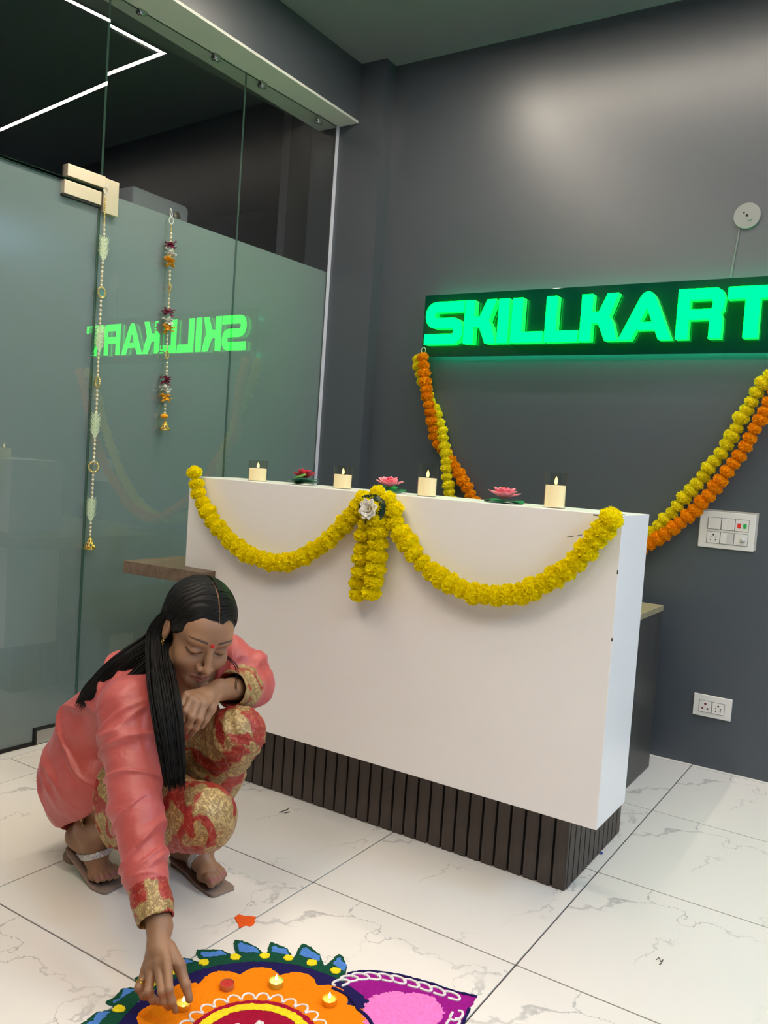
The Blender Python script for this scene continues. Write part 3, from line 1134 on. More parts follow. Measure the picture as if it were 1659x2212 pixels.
def bell(c, R, Hh, parent, inv):
    """open-work bell: rim, crown and lattice ribs over a darker liner"""
    mb = MB()
    prof = lambda t: R * (.20 + .34 * t + .46 * t ** 2.6)
    mb.lathe([(R * .94, -Hh), (R * 1.02, -Hh * .99), (R * 1.0, -Hh * .93), (R * .86, -Hh * .88)], 28, tuple(c))
    mb.lathe([(.0, 0), (R * .16, -.001), (R * .24, -Hh * .08), (R * .22, -Hh * .14)], 16, tuple(c))
    for s in (1, -1):
        for i in range(7):
            a0 = 2 * math.pi * i / 7
            pts = []
            for k in range(9):
                t = k / 8
                a = a0 + s * t * 1.35
                r = prof(t * .93 + .05)
                pts.append((c[0] + r * math.cos(a), c[1] + r * math.sin(a), c[2] - Hh * (.08 + .82 * t)))
            mb.tube(pts, .0022, 5)
    mb.tube([(c[0] + R * .1 * math.cos(a), c[1], c[2] + .003 + R * .1 * math.sin(a)) for a in np.linspace(0, 6.28, 10)], .001, 5)
    o = mb.build('bell', 'gold', parent, True)
    o.matrix_parent_inverse = inv


def frill(c, m_, parent, inv, R=.026, n=9, seed=0):
    g = random.Random(seed)
    mb = MB()
    c = Vector(c)
    for ly in range(2):
        for i in range(n):
            a = 2 * math.pi * i / n + ly * .35 + g.uniform(-.2, .2)
            d = Vector((math.cos(a), math.sin(a), g.uniform(-1.0, 1.0))).normalized()
            u = d.cross(Vector((0, 0, 1))).normalized()
            w = d.cross(u)
            L = R * g.uniform(.75, 1.15)
            wd = R * .30
            b = c + Vector((0, 0, (ly - .5) * .008))
            v = [b, b + d * L * .55 + u * wd, b + d * L * .9 + u * wd * .8 + w * .004, b + d * L, b + d * L * .95 - u * wd * .5 - w * .003, b + d * L * .55 - u * wd]
            mb.add([tuple(q) for q in v], [(0, 1, 5), (1, 2, 3, 4, 5)])
    o = mb.build('cloth_flower', m_, parent)
    o.matrix_parent_inverse = inv
    o.modifiers.new('thickness', 'SOLIDIFY').thickness = .0008
    return o


def hanging(name, label, top_px):
    P = gl_pt(top_px)
    e = empty(name, P)
    inv = Matrix.Translation(-P)
    tag(e, label, 'hanging')
    return e, inv


def hook_loop(px, e, inv):
    c = gl_pt(px, .021)
    ax = (GMAT.to_3x3() @ Vector((0, 1, 0)))
    mb = MB()
    mb.tube([tuple(c + ax * .011 * math.cos(a) + Vector((0, 0, .013 * math.sin(a)))) for a in np.linspace(0, 2 * math.pi, 16)], .0017, 6)
    up = gl_pt((px[0], px[1] - 26), .008)
    mb.tube([tuple(c + Vector((0, 0, .012))), tuple(c.lerp(up, .5) + ax * .006), tuple(up)], .0018, 5)
    mb.tube([tuple(c + Vector((0, 0, .012))), tuple(c.lerp(up, .6) - ax * .007), tuple(up - ax * .004)], .0014, 5)
    o = mb.build('hook_loop', 'thread_white', e)
    o.matrix_parent_inverse = inv


e, inv = hanging('feather_bead_string', 'long string of pearls, pale feathers and gold rings ending in a gold bell', (228, 425))
hook_loop((229, 411), e, inv)
beads = MB()
for a, b, r0, r1, mx in (((227, 427), (225, 484), .0030, .0036, False), ((225, 484), (225, 512), .0048, .0058, True), ((222, 565), (219, 617), .0052, .0052, True),
                         ((218, 648), (216, 703), .0052, .0052, True), ((213, 761), (211, 812), .0052, .0048, True), ((210, 841), (208, 893), .0052, .0052, True),
                         ((205, 948), (203, 997), .0052, .0052, True), ((201, 1024), (199, 1076), .0052, .0052, True), ((196, 1128), (195, 1155), .0050, .0045, True)):
    bead_run(beads, gl_pt(a), gl_pt(b), r0, r1, mx)
cord = [gl_pt(q) for q in ((229, 424), (225, 512), (219, 617), (216, 703), (210, 830), (208, 893), (202, 1000), (199, 1076), (195, 1160))]
beads.tube([tuple(q) for q in cord], .0009, 5)
o = beads.build('beads', ['gold_bead', 'pearl'], e, True)
o.matrix_parent_inverse = inv
o['kind'] = 'stuff'
for a, b in (((225, 510), (222, 566)), ((217, 702), (213, 762)), ((207, 892), (205, 949)), ((198, 1075), (196, 1128))):
    A, B = gl_pt(a, .026), gl_pt(b, .026)
    feather(A, (A - B).length, .0235, e, inv)
ring_of_beads(gl_pt((219.5, 632)), .0195, .0046, 16, 0.25, e, inv, 'gold_bead', 'mirror_disc')
ring_of_beads(gl_pt((211, 826)), .0195, .0040, 16, 1.35, e, inv, 'gold_bead')
ring_of_beads(gl_pt((202, 1009)), .0195, .0046, 16, -.2, e, inv, 'gold_bead')
bell(gl_pt((195, 1161), .028), .0225, .046, e, inv)

e, inv = hanging('flower_bead_string', 'shorter string of pearls and maroon, white and amber cloth flowers with a gold bell', (370, 485))
hook_loop((370, 477), e, inv)
beads = MB()
for a, b, r0, r1, mx in (((370, 485), (370, 502), .0028, .0034, False), ((370, 502), (369, 524), .0052, .0058, True), ((367, 583), (367, 605), .0054, .0050, True), ((366, 606), (366, 640), .0030, .0030, False),
                         ((365, 643), (364, 668), .0052, .0052, True), ((362, 722), (361, 752), .0054, .0050, True), ((361, 781), (360, 808), .0052, .0052, True), ((357, 872), (356, 892), .0052, .0052, True)):
    bead_run(beads, gl_pt(a), gl_pt(b), r0, r1, mx)
cord = [gl_pt(q) for q in ((370, 484), (369, 524), (367, 605), (366, 640), (364, 668), (361, 752), (360, 808), (357, 872), (356, 912))]
beads.tube([tuple(q) for q in cord], .0009, 5)
o = beads.build('beads', ['gold_bead', 'pearl'], e, True)
o.matrix_parent_inverse = inv
o['kind'] = 'stuff'
sd = 0
for ys in ((531, 548, 568), (675, 692, 710), (821, 838, 857)):
    for y, m_ in zip(ys, ('petal_maroon', 'petal_lily', 'petal_amber')):
        x = 369 + (y - 531) / 326 * -11
        frill(gl_pt((x, y), .028), m_, e, inv, .027 if m_ != 'petal_amber' else .029, 8, sd)
        sd += 1
ring_of_beads(gl_pt((366.5, 622)), .0145, .0036, 14, 1.2, e, inv, 'gold_bead', 'mirror_disc')
ring_of_beads(gl_pt((361, 767)), .0165, .0036, 16, .55, e, inv, 'gold_bead')
c = gl_pt((355, 899), .026)
mb = MB()
uvs(mb, c, .0165, 16, 8, .62)
o = mb.build('pom', 'pom_orange', e, True)
o.matrix_parent_inverse = inv
bell(gl_pt((357, 909), .026), .0215, .040, e, inv)

# ------------------------------------------------------------------ wall plates
def plate_thing(name, label, cat, corners):
    Ps = [ony(q, YB - .008) for q in corners]
    x0 = (Ps[0][0] + Ps[2][0]) / 2
    x1 = (Ps[1][0] + Ps[3][0]) / 2
    z1 = (Ps[0][2] + Ps[1][2]) / 2
    z0 = (Ps[2][2] + Ps[3][2]) / 2
    e = empty(name, (x0, YB, z0))
    tag(e, label, cat)
    return e, x1 - x0, z1 - z0


def pbox(e, name, x0, x1, z0, z1, d0, d1, m_, parent=None, bev=.0006):
    """box on the wall: x, z from the plate corner, d = metres proud of the wall"""
    return MB().box((x0, -d1, z0), (x1, -d0, z1), bev).build(name, m_, parent or e)


def holes(e, parent, cx, cz, pts, d, m_='hole_black'):
    mb = MB()
    for x, z, r in pts:
        mb.lathe([(0, 0), (r, 0), (r, .0006), (0, .0006)], 12, M=Matrix.Translation((cx + x, -d, cz + z)) @ Matrix.Rotation(math.pi / 2, 4, 'X'))
    mb.build('socket_holes', m_, parent)


e, w, h = plate_thing('switch_plate', 'white switch plate of six modules on the grey wall above the outlet', 'switch plate', ((1518, 1103), (1635, 1112), (1503, 1179), (1626, 1193)))
pbox(e, 'plaster_patch', -.003, w + .008, .004, h + .007, -.001, .0015, 'plaster_mark')
pbox(e, 'frame', 0, w, 0, h, 0, .009, 'switch_white', bev=.002)
mw, mh = w * .235, h * .31
for r in range(2):
    for c_ in range(3):
        x0 = w * .155 + c_ * (mw + w * .012)
        z0 = h * .52 - r * (mh + h * .075)
        pbox(e, 'module_surround', x0 - .0015, x0 + mw + .0015, z0 - .0015, z0 + mh + .0015, .008, .0096, 'switch_line', bev=.0)
        md = pbox(e, 'module', x0, x0 + mw, z0, z0 + mh, .009, .0115, 'switch_white')
        cx, cz = x0 + mw / 2, z0 + mh / 2
        if (r, c_) in ((0, 0), (0, 1)):
            pbox(e, 'rocker', cx - mw * .47, cx - .0004, z0 + .0015, z0 + mh - .0015, .0115, .0135, 'switch_white', md)
            pbox(e, 'rocker', cx + .0004, cx + mw * .47, z0 + .0015, z0 + mh - .0015, .0115, .0130, 'switch_white', md)
        elif (r, c_) == (0, 2):
            pbox(e, 'indicator', cx - mw * .34, cx - mw * .06, cz - mh * .24, cz + mh * .18, .0115, .0128, 'led_red', md)
            pbox(e, 'indicator', cx + mw * .10, cx + mw * .36, cz - mh * .24, cz + mh * .18, .0115, .0128, 'led_green', md)
        elif (r, c_) == (1, 0):
            holes(e, md, cx, cz, [(0, mh * .24, .0032), (-mw * .18, mh * .02, .0022), (mw * .18, mh * .02, .0022), (-mw * .20, -mh * .2, .0024), (mw * .20, -mh * .2, .0024)], .0114)
        elif (r, c_) == (1, 1):
            pbox(e, 'rocker', cx - mw * .47, cx - .0004, z0 + .0015, z0 + mh - .0015, .0115, .0135, 'switch_white', md)
            pbox(e, 'rocker', cx + .0004, cx + mw * .47, z0 + .0015, z0 + mh - .0015, .0115, .0128, 'switch_grey', md)
        else:
            MB().lathe([(0, .012), (.006, .012), (.0085, .008), (.0095, 0), (0, 0)], 20, M=Matrix.Translation((cx + mw * .18, -.0114, cz)) @ Matrix.Rotation(math.pi / 2, 4, 'X')).build('regulator_knob', 'switch_grey', md, True)

e, w, h = plate_thing('power_outlet', 'white double socket plate low on the grey wall near the floor', 'outlet', ((1500.5, 1496), (1583, 1513), (1495, 1541), (1577, 1560)))
pbox(e, 'frame', 0, w, 0, h, -.001, .009, 'switch_white', bev=.002)
mw, mh = w * .31, h * .50
for c_ in range(2):
    x0 = w * .165 + c_ * (mw + w * .03)
    z0 = h * .22
    pbox(e, 'module_surround', x0 - .0015, x0 + mw + .0015, z0 - .0015, z0 + mh + .0015, .008, .0096, 'switch_line', bev=.0)
    md = pbox(e, 'module', x0, x0 + mw, z0, z0 + mh, .009, .0115, 'switch_white')
    cx, cz = x0 + mw / 2, z0 + mh / 2
    if c_ == 0:
        holes(e, md, cx, cz, [(0, mh * .25, .0050), (-mw * .22, -mh * .18, .0038), (mw * .22, -mh * .18, .0038)], .0114, 'socket_maroon')
    else:
        holes(e, md, cx, cz, [(0, mh * .24, .0036), (-mw * .2, mh * .0, .0024), (mw * .2, mh * .0, .0024), (-mw * .2, -mh * .22, .0028), (mw * .2, -mh * .22, .0028)], .0114)

P = ony((1614, 466), YB - .006)
e = empty('junction_cover', (P[0], YB, P[2]))
RX = Matrix.Rotation(math.pi / 2, 4, 'X')
MB().lathe([(0, .011), (.050, .010), (.0505, .0085), (.0505, 0), (0, 0)], 40, M=RX).build('disc', 'rose_white', e)
autosmooth(e.children[0], 40)
mb = MB()
for x, z, r in ((-.012, .012, .0035), (0, 0, .0055)):
    mb.lathe([(0, .0116), (r, .0116), (r, .0100), (0, .0100)], 14, M=Matrix.Translation((x, 0, z)) @ RX)
mb.build('screw_holes', 'hole_black', e)
MB().lathe([(0, .014), (.005, .013), (.006, .0105), (0, .0105)], 14, M=Matrix.Translation((.012, 0, -.016)) @ RX).build('screw_cap', 'rose_white', e, True)
tag(e, 'round pale junction cover with screw holes high on the grey wall', 'cover plate')
pts = [ony(q, YB - .0025) for q in ((1598, 488), (1594, 515), (1588, 545), (1583, 572), (1579, 598))]
o = MB().tube([tuple(q) for q in catmull(pts, 4)], .0035, 8).build('cable', 'cable_grey')
tag(o, 'thin grey cable running down the wall from the round cover to the sign', 'cable')

# ------------------------------------------------------------------ rangoli
RC = np.array([1.500, -0.585])
rg = empty('rangoli', (RC[0], RC[1], 0))


def rough(loop, amp=.0011, step=.004, seed=0):
    """closed outline with a grainy powder edge"""
    L = list(loop) + [loop[0]]
    P = resample(L, step)[:-1]
    g = np.random.default_rng(seed)
    return [tuple(p + g.normal(0, amp, 2)) for p in P]


def circle(r, n=140, sc=None):
    return [(r * math.cos(2 * math.pi * i / n), r * math.sin(2 * math.pi * i / n)) for i in range(n)]


def powder(name, loops, z1, m_, parent=None, seed=0, amp=.0010, step=.005):
    Ls = [rough(L, amp, step, seed + i) for i, L in enumerate(loops)]
    return MB().prism(Ls, 0.0001, z1).build(name, m_, parent or rg)


def polar(r, deg):
    a = math.radians(deg)
    return (r * math.cos(a), r * math.sin(a))


powder('red_disc', [circle(.138)], .0012, 'powder_red', seed=1)
powder('yellow_ring', [circle(.126), circle(.106)], .0020, 'powder_yellow', seed=2)
# orange ring with a scalloped outer edge
sc = []
n_sc = 16
for i in range(n_sc * 12):
    d = 360 * i / (n_sc * 12)
    ph = ((d - 116) / (360 / n_sc)) % 1
    sc.append(polar(.226 + .028 * abs(math.sin(math.pi * ph)) ** .75, d))
powder('orange_flower', [sc, circle(.1375)], .0016, 'powder_orange', seed=3)
powder('navy_ring', [circle(.276), [(p[0] * .995, p[1] * .995) for p in sc]], .0012, 'powder_navy', seed=4)
# white loops around the red disc
mb = MB()
for i in range(30):
    a = 360 / 30 * i + 3
    pts = []
    for k in range(11):
        t = k / 10
        an = a + (t - .5) * 11.5
        rr = .139 + .021 * math.sin(math.pi * t) ** .55
        x, y = polar(rr, an)
        pts.append((x, y, .0018))
    mb.tube(pts, [.0026 * rnd.uniform(.8, 1.15) for _ in pts], 6)
mb.build('white_loops', 'powder_white', rg)
mb = MB()
for i in range(8):
    a = 45 * i + 20
    pts = [polar(.052 + .012 * math.sin(k), a + k * 4) for k in range(5)]
    mb.tube([(p[0], p[1], .0022) for p in pts], [.003, .006, .007, .006, .003], 6)
mb.build('white_petals', 'powder_white', rg)
# green border with leaf tips, blue hearts and yellow dots
tips = [97.4, 112.4, 124.5, 138.0, 153.0, 166.5, 180.0, 195.7] + [209.2 + 13.5 * i for i in range(13)]
tipr = [.361, .364, .355, .368, .352, .345, .342, .337] + [.35] * 13
outer = []
for k in range(len(tips)):
    a, r = tips[k], tipr[k]
    nxt = tips[k - 1] if k else tips[0] - 11
    # fin: steep far side, long slope towards the neighbour with the smaller angle
    outer += [polar(.300, nxt + 1.2), polar(.335 if k else .33, nxt + (a - nxt) * .42), polar(r - .008, nxt + (a - nxt) * .78), polar(r, a), polar(r - .012, a + .7), polar(.312, a + .9)]
a_end = tips[-1] + 2
outer = [polar(.275, 84)] + outer + [polar(.276, a_end)]
inner = [polar(.2755, d) for d in np.linspace(a_end, 84, 70)]
powder('green_border', [outer + inner[1:-1]], .0014, 'powder_green', seed=5, amp=.0009)
dots = [92.8, 104.5, 115.5, 126.3, 139.1, 153.1, 166, 179, 197.2] + [210.6 + 13.5 * i for i in range(12)]
for k in range(len(tips)):
    a, r = tips[k], tipr[k]
    nxt = tips[k - 1] if k else tips[0] - 11
    lp = [polar(.309, nxt + (a - nxt) * .30), polar(.330, nxt + (a - nxt) * .42), polar(r - .022, nxt + (a - nxt) * .74), polar(r - .013, a - 1.6), polar(r - .022, a - .7), polar(.316, a - .9)]
    powder('blue_leaf', [lp], .0020, 'powder_blue', seed=30 + k, amp=.0012, step=.004)
for k, a in enumerate(dots):
    c = polar(.297, a)
    powder('yellow_dot', [[(c[0] + .0125 * math.cos(t), c[1] + .0115 * math.sin(t)) for t in np.linspace(0, 6.28, 18)[:-1]]], .0028, 'powder_yellow', seed=60 + k, amp=.0010, step=.004)
# magenta flame petal
ax = np.array([.5621, .8271])
nx = np.array([-.8271, .5621])
top_edge = [(1.500, -.345), (1.505, -.300), (1.520, -.268), (1.549, -.239), (1.596, -.214), (1.640, -.201), (1.676, -.192), (1.737, -.182), (1.783, -.168)]
up = [np.array(p) - RC for p in top_edge]
low = [(p @ ax) * ax - (p @ nx) * nx for p in up][::-1][1:]
base = [np.array(polar(.240, d)) for d in np.linspace(25, 87, 24)]
mag = [tuple(p) for p in catmull(up, 5)] + [tuple(p) for p in catmull(low, 5)]
powder('magenta_petal', [mag + [tuple(p * 1.03) for p in base]], .0011, 'powder_magenta', seed=90)
pk = []
for t in np.linspace(0, 2 * math.pi, 60)[:-1]:
    pk.append(tuple(ax * (.325 + .088 * math.cos(t)) + nx * (.073 * math.sin(t) * (1 + .1 * math.cos(3 * t)))))
powder('pink_heart', [pk], .0017, 'powder_pink', seed=91, amp=.0028, step=.004)
mb = MB()
for edge, s in ((catmull(up, 5)[8:], 1), (catmull(low, 5)[:-8], -1)):
    mb.tube([(p[0], p[1], .0014) for p in edge], [.0034 * rnd.uniform(.6, 1.3) for _ in edge], 6)
mb.tube([(*polar(.240 + .008 * abs(math.sin(math.radians((d - 20) * 8))), d), .0016) for d in np.linspace(27, 86, 40)], .0042, 6)
mb.build('navy_outline', 'powder_navy', rg)
mb = MB()
for edge, s in ((np.array(resample(catmull(up, 6)[4:-3], .030)), 1), (np.array(resample(catmull(low, 6)[3:-4], .030)), -1)):
    for i in range(len(edge) - 1):
        p = edge[i]
        t = edge[i + 1] - edge[i]
        t = t / np.linalg.norm(t)
        inn = np.array([t[1], -t[0]])
        c = p + inn * .016
        sc_ = [c + inn * .013 - t * .004, c + inn * .013 + t * .016, c + inn * .004 + t * .020, c - inn * .006 + t * .010, c - inn * .009 - t * .006, c - inn * .004 - t * .016, c + inn * .004 - t * .014]
        mb.tube([(q[0], q[1], .0018) for q in catmull(sc_, 3)], .0032, 6)
mb.build('white_scrolls', 'powder_white', rg)
tag(rg, 'round floor rangoli of coloured powder with green leaf border and magenta petal', 'rangoli')

sp = [onz((480 + q[0] * 140 / 1659, 1960 + q[1] * 140 / 1659))[:2] for q in ((320, 270), (400, 200), (500, 205), (560, 235), (700, 230), (880, 262), (820, 320), (830, 400), (780, 470), (690, 490), (610, 465), (500, 520), (430, 525), (420, 450), (350, 350))]
o = MB().prism([rough(sp, .0006, .003, 5)], .0001, .0018).build('spilled_powder', 'powder_spill')
tag(o, 'small spill of bright orange powder on a floor tile joint', 'powder')


# ------------------------------------------------------------------ tealights
def tealight(px, label, cup, wax, lit):
    P = onz(px)
    e = empty('tealight', (P[0], P[1], .0015))
    MB().lathe([(0, 0), (.0145, 0), (.0152, .001), (.0156, .0125), (.0150, .0125), (.0146, .0095), (0, .0095)], 32).build('cup', cup, e)
    autosmooth(e.children[0], 35)
    w = MB().lathe([(.0145, .0096), (.010, .0104), (.0085, .0098), (.006, .0104), (.003, .0098), (0, .0100)], 28).build('wax', wax, e, True)
    MB().lathe([(0, .0095), (.0007, .0095), (.0006, .0135), (0, .0137)], 6).build('wick', 'wick', e)
    if lit:
        MB().lathe([(0, .0125), (.0018, .0135), (.0030, .0165), (.0028, .019), (.0016, .0225), (.0006, .0255), (0, .027)], 14).build('flame', 'flame_small', e, True)
    tag(e, label, 'tealight')
    return e


tealight((396, 2179), 'lit gold tealight held between the fingertips of the crouching person', 'tealight_gold', 'wax_gold', True)
tealight((490, 2136), 'unlit dark red tealight on the orange ring of the rangoli', 'tealight_terracotta', 'wax_red', False)
tealight((596, 2131), 'lit lime green tealight on the orange ring of the rangoli', 'tealight_lime', 'wax_lime', True)
tealight((711, 2170), 'lit gold tealight on the orange ring beside the magenta petal', 'tealight_gold', 'wax_gold', True)

# ------------------------------------------------------------------ floor litter
mb = MB()
for a, b in (((603, 1756), (620, 1750)), ((614, 1757), (626, 1755)), ((618, 1752), (623, 1748))):
    A, B = onz(a), onz(b)
    mb.tube([(A[0], A[1], .0016), (B[0], B[1], .0022)], .0014, 5)
tag(mb.build('twig', 'twig'), 'tiny dark broken twig on the floor in front of the slatted plinth', 'twig')
pts = [onz(q) for q in ((1418, 2074), (1424, 2070), (1427, 2078), (1432, 2074), (1428, 2082), (1424, 2084))]
tag(MB().tube([(p[0], p[1], .0012) for p in catmull(pts, 4)], .0010, 5).build('thread_scrap', 'twig'), 'tiny dark curl of thread on a floor tile', 'thread')
P = onz((1298, 1845))
mb = MB()
uvs(mb, (P[0] + .002, P[1], .004), .004, 10, 6)
tag(mb.build('bead', 'bead_blue', None, True), 'tiny blue bead at the foot of the slatted plinth', 'bead')

# ------------------------------------------------------------------ the crouching person (implicit surfaces, meshed once)
def nrm(v):
    v = np.array(v, float)
    return v / np.linalg.norm(v)


class Field:
    def __init__(s):
        s.p = []

    def _add(s, fn, lo, hi, k, op='u'):
        s.p.append((fn, np.array(lo), np.array(hi), k, op))
        return s

    def cone(s, a, b, ra, rb, k=.012, op='u'):
        a, b = np.array(a, float), np.array(b, float)
        ab = b - a
        L2 = max(ab @ ab, 1e-12)

        def fn(P):
            d = P - a
            t = np.clip((d @ ab) / L2, 0, 1)
            return np.linalg.norm(d - t[..., None] * ab, axis=-1) - (ra + (rb - ra) * t)
        m = max(ra, rb) + .03
        return s._add(fn, np.minimum(a, b) - m, np.maximum(a, b) + m, k, op)

    def chain(s, pts, rs, k=.012):
        for i in range(len(pts) - 1):
            s.cone(pts[i], pts[i + 1], rs[i], rs[i + 1], k)
        return s

    def ell(s, c, r, A=None, k=.012, op='u'):
        """ellipsoid; A rows are its axes"""
        c, r = np.array(c, float), np.array(r, float)
        A = np.eye(3) if A is None else np.array(A)

        def fn(P):
            q = (P - c) @ A.T
            k0 = np.linalg.norm(q / r, axis=-1)
            k1 = np.linalg.norm(q / (r * r), axis=-1)
            return k0 * (k0 - 1.0) / np.maximum(k1, 1e-9)
        m = r.max() + .03
        return s._add(fn, c - m, c + m, k, op)

    def eval_grid(s, lo, hi, h):
        lo = np.array(lo, float)
        n = np.ceil((np.array(hi) - lo) / h).astype(int) + 1
        V = np.full(n, .06, np.float32)
        ax = [lo[i] + h * np.arange(n[i]) for i in range(3)]
        for fn, a, b, k, op in s.p:
            i0 = np.clip(np.floor((a - lo) / h).astype(int), 0, n)
            i1 = np.clip(np.ceil((b - lo) / h).astype(int) + 1, 0, n)
            if np.any(i1 <= i0):
                continue
            G = np.stack(np.meshgrid(*[ax[i][i0[i]:i1[i]] for i in range(3)], indexing='ij'), -1)
            d = fn(G).astype(np.float32)
            sl = tuple(slice(i0[i], i1[i]) for i in range(3))
            v = V[sl]
            if op == 'u':
                hh = np.clip(.5 + .5 * (v - d) / k, 0, 1)
                V[sl] = v * (1 - hh) + d * hh - k * hh * (1 - hh)
            else:
                hh = np.clip(.5 - .5 * (v + d) / k, 0, 1)
                V[sl] = v * (1 - hh) - d * hh + k * hh * (1 - hh)
        return V, lo


def surface_nets(V, lo, h):
    n = np.array(V.shape)
    S = V < 0
    c = n - 1
    cnt = np.zeros(c, np.float32)
    acc = np.zeros((*c, 3), np.float32)
    for axis in range(3):
        o = [i for i in range(3) if i != axis]
        for da in (0, 1):
            for db in (0, 1):
                off0 = [0, 0, 0]
                off0[o[0]], off0[o[1]] = da, db
                off1 = list(off0)
                off1[axis] = 1
                A = V[tuple(slice(off0[i], off0[i] + c[i]) for i in range(3))]
                B = V[tuple(slice(off1[i], off1[i] + c[i]) for i in range(3))]
                m = (A < 0) != (B < 0)
                t = np.where(m, A / np.where(m, A - B, 1), 0)
                cnt += m
                for i in range(3):
                    acc[..., i] += m * ((t if i == axis else 0) + (0 if i == axis else off0[i]))
    act = cnt > 0
    idx = np.full(c, -1, np.int64)
    idx[act] = np.arange(act.sum())
    cells = np.argwhere(act)
    verts = lo + h * (cells + acc[act] / cnt[act][:, None])
    quads = []
    for axis in range(3):
        o = [i for i in range(3) if i != axis]
        sl0 = [slice(1, c[i]) for i in range(3)]
        sl0[axis] = slice(0, c[axis])
        sl1 = list(sl0)
        sl1[axis] = slice(1, c[axis] + 1)
        a = S[tuple(sl0)]
        b = S[tuple(sl1)]
        for m, flip in ((a & ~b, False), (~a & b, True)):
            e = np.argwhere(m)
            e = e + np.array([0 if i == axis else 1 for i in range(3)])

            def cell(d0, d1):
                q = e.copy()
                q[:, o[0]] -= d0
                q[:, o[1]] -= d1
                return idx[q[:, 0], q[:, 1], q[:, 2]]
            Q = np.stack([cell(1, 1), cell(0, 1), cell(0, 0), cell(1, 0)], 1)
            if (axis == 1) != flip:
                Q = Q[:, ::-1]
            quads.append(Q)
    Q = np.concatenate(quads)
    Q = Q[(Q >= 0).all(1)]
    return verts, Q


def relax(V, Q, it, lam=.5):
    E = np.concatenate([Q[:, [0, 1]], Q[:, [1, 2]], Q[:, [2, 3]], Q[:, [3, 0]]])
    for _ in range(it):
        acc = np.zeros_like(V)
        cnt = np.zeros(len(V))
        for a, b in ((0, 1), (1, 0)):
            np.add.at(acc, E[:, a], V[E[:, b]])
            np.add.at(cnt, E[:, a], 1)
        V = V + lam * (acc / np.maximum(cnt, 1)[:, None] - V)
    return V


def vnormals(V, Q):
    n = np.cross(V[Q[:, 2]] - V[Q[:, 0]], V[Q[:, 3]] - V[Q[:, 1]])
    N_ = np.zeros_like(V)
    for k in range(4):
        np.add.at(N_, Q[:, k], n)
    return N_ / np.maximum(np.linalg.norm(N_, axis=1), 1e-12)[:, None]


def npmesh(name, V, Q, m, parent, col=None, fm=None):
    me = bpy.data.meshes.new(name)
    me.vertices.add(len(V))
    me.vertices.foreach_set('co', np.asarray(V, np.float32).ravel())
    me.loops.add(len(Q) * 4)
    me.loops.foreach_set('vertex_index', np.asarray(Q, np.int32).ravel())
    me.polygons.add(len(Q))
    me.polygons.foreach_set('loop_start', np.arange(0, len(Q) * 4, 4, dtype=np.int32))
    me.polygons.foreach_set('loop_total', np.full(len(Q), 4, np.int32))
    me.update(calc_edges=True)
    me.validate()
    me.polygons.foreach_set('use_smooth', [True] * len(me.polygons))
    for k in (m if isinstance(m, (list, tuple)) else [m]):
        me.materials.append(MATS[k])
    if fm is not None:
        me.polygons.foreach_set('material_index', np.asarray(fm, np.int32))
    if col is not None:
        at = me.color_attributes.new('skin_colour', 'FLOAT_COLOR', 'POINT')
        at.data.foreach_set('color', np.c_[col, np.ones(len(col))].astype(np.float32).ravel())
    o = bpy.data.objects.new(name, me)
    link(o, parent)
    return o


_fr = np.random.default_rng(5)
_FD = [(_fr.normal(0, 1, 3), _fr.uniform(0, 6.28)) for _ in range(24)]


def wavy(P, freq, seed=0, octs=4):
    """cheap smooth noise, -1..1"""
    out = np.zeros(len(P))
    a = 1.0
    tot = 0
    for o_ in range(octs):
        for j in range(3):
            d, ph = _FD[(seed * 5 + o_ * 3 + j) % 24]
            d = d / np.linalg.norm(d)
            d2, ph2 = _FD[(seed * 7 + o_ * 3 + j + 9) % 24]
            out += a * np.sin(freq * (P @ d) + ph + 1.7 * np.sin(freq * .6 * (P @ (d2 / np.linalg.norm(d2))) + ph2))
            tot += a
        a *= .55
        freq *= 1.9
    return out / tot * 2.2


def rot_about(v, ax_, a):
    return np.array(Matrix.Rotation(a, 3, Vector(ax_)) @ Vector(v))


# --- pose: joints from pixels and depths along the view axis
J = ond
pelvis = J((203, 1650), 2.33)
waist = J((222, 1580), 2.30)
chest = J((300, 1500), 2.22)
neckb = J((385, 1462), 2.17)
sh_r, el_r, wr_r = J((280, 1530), 2.07), J((296, 1750), 1.92), J((345, 2003), 1.775)
sh_l, el_l, wr_l = J((490, 1425), 2.30), J((549, 1484), 2.30), J((476, 1490), 2.10)
hip_r, kn_r, an_r = J((225, 1690), 2.25), J((440, 1766), 2.00), J((185, 1806), 2.24)
hip_l, kn_l, an_l = J((275, 1660), 2.44), J((512, 1582), 2.13), J((392, 1842), 2.20)

HS = 1.09          # between the eyes, inside the head
b_ = -nrm(ray((440, 1380)))
hr = nrm(np.cross(UP, b_))
hu = np.cross(b_, hr)
yw, pt, rl = math.radians(20), math.radians(37), math.radians(-6)
hf = nrm(math.cos(pt) * (math.cos(yw) * b_ + math.sin(yw) * hr) - math.sin(pt) * hu)
hup = nrm(hu - (hu @ hf) * hf)
hup = rot_about(hup, hf, rl)
hl = np.cross(hup, hf)
HA = np.stack([hl, hf, hup])       # rows: her left, forward, up
HO = J((459, 1396), 2.02) - HS * (.088 * hf + .017 * hup)


def hd(x, y, z):
    return HO + HS * (x * hl + y * hf + z * hup)


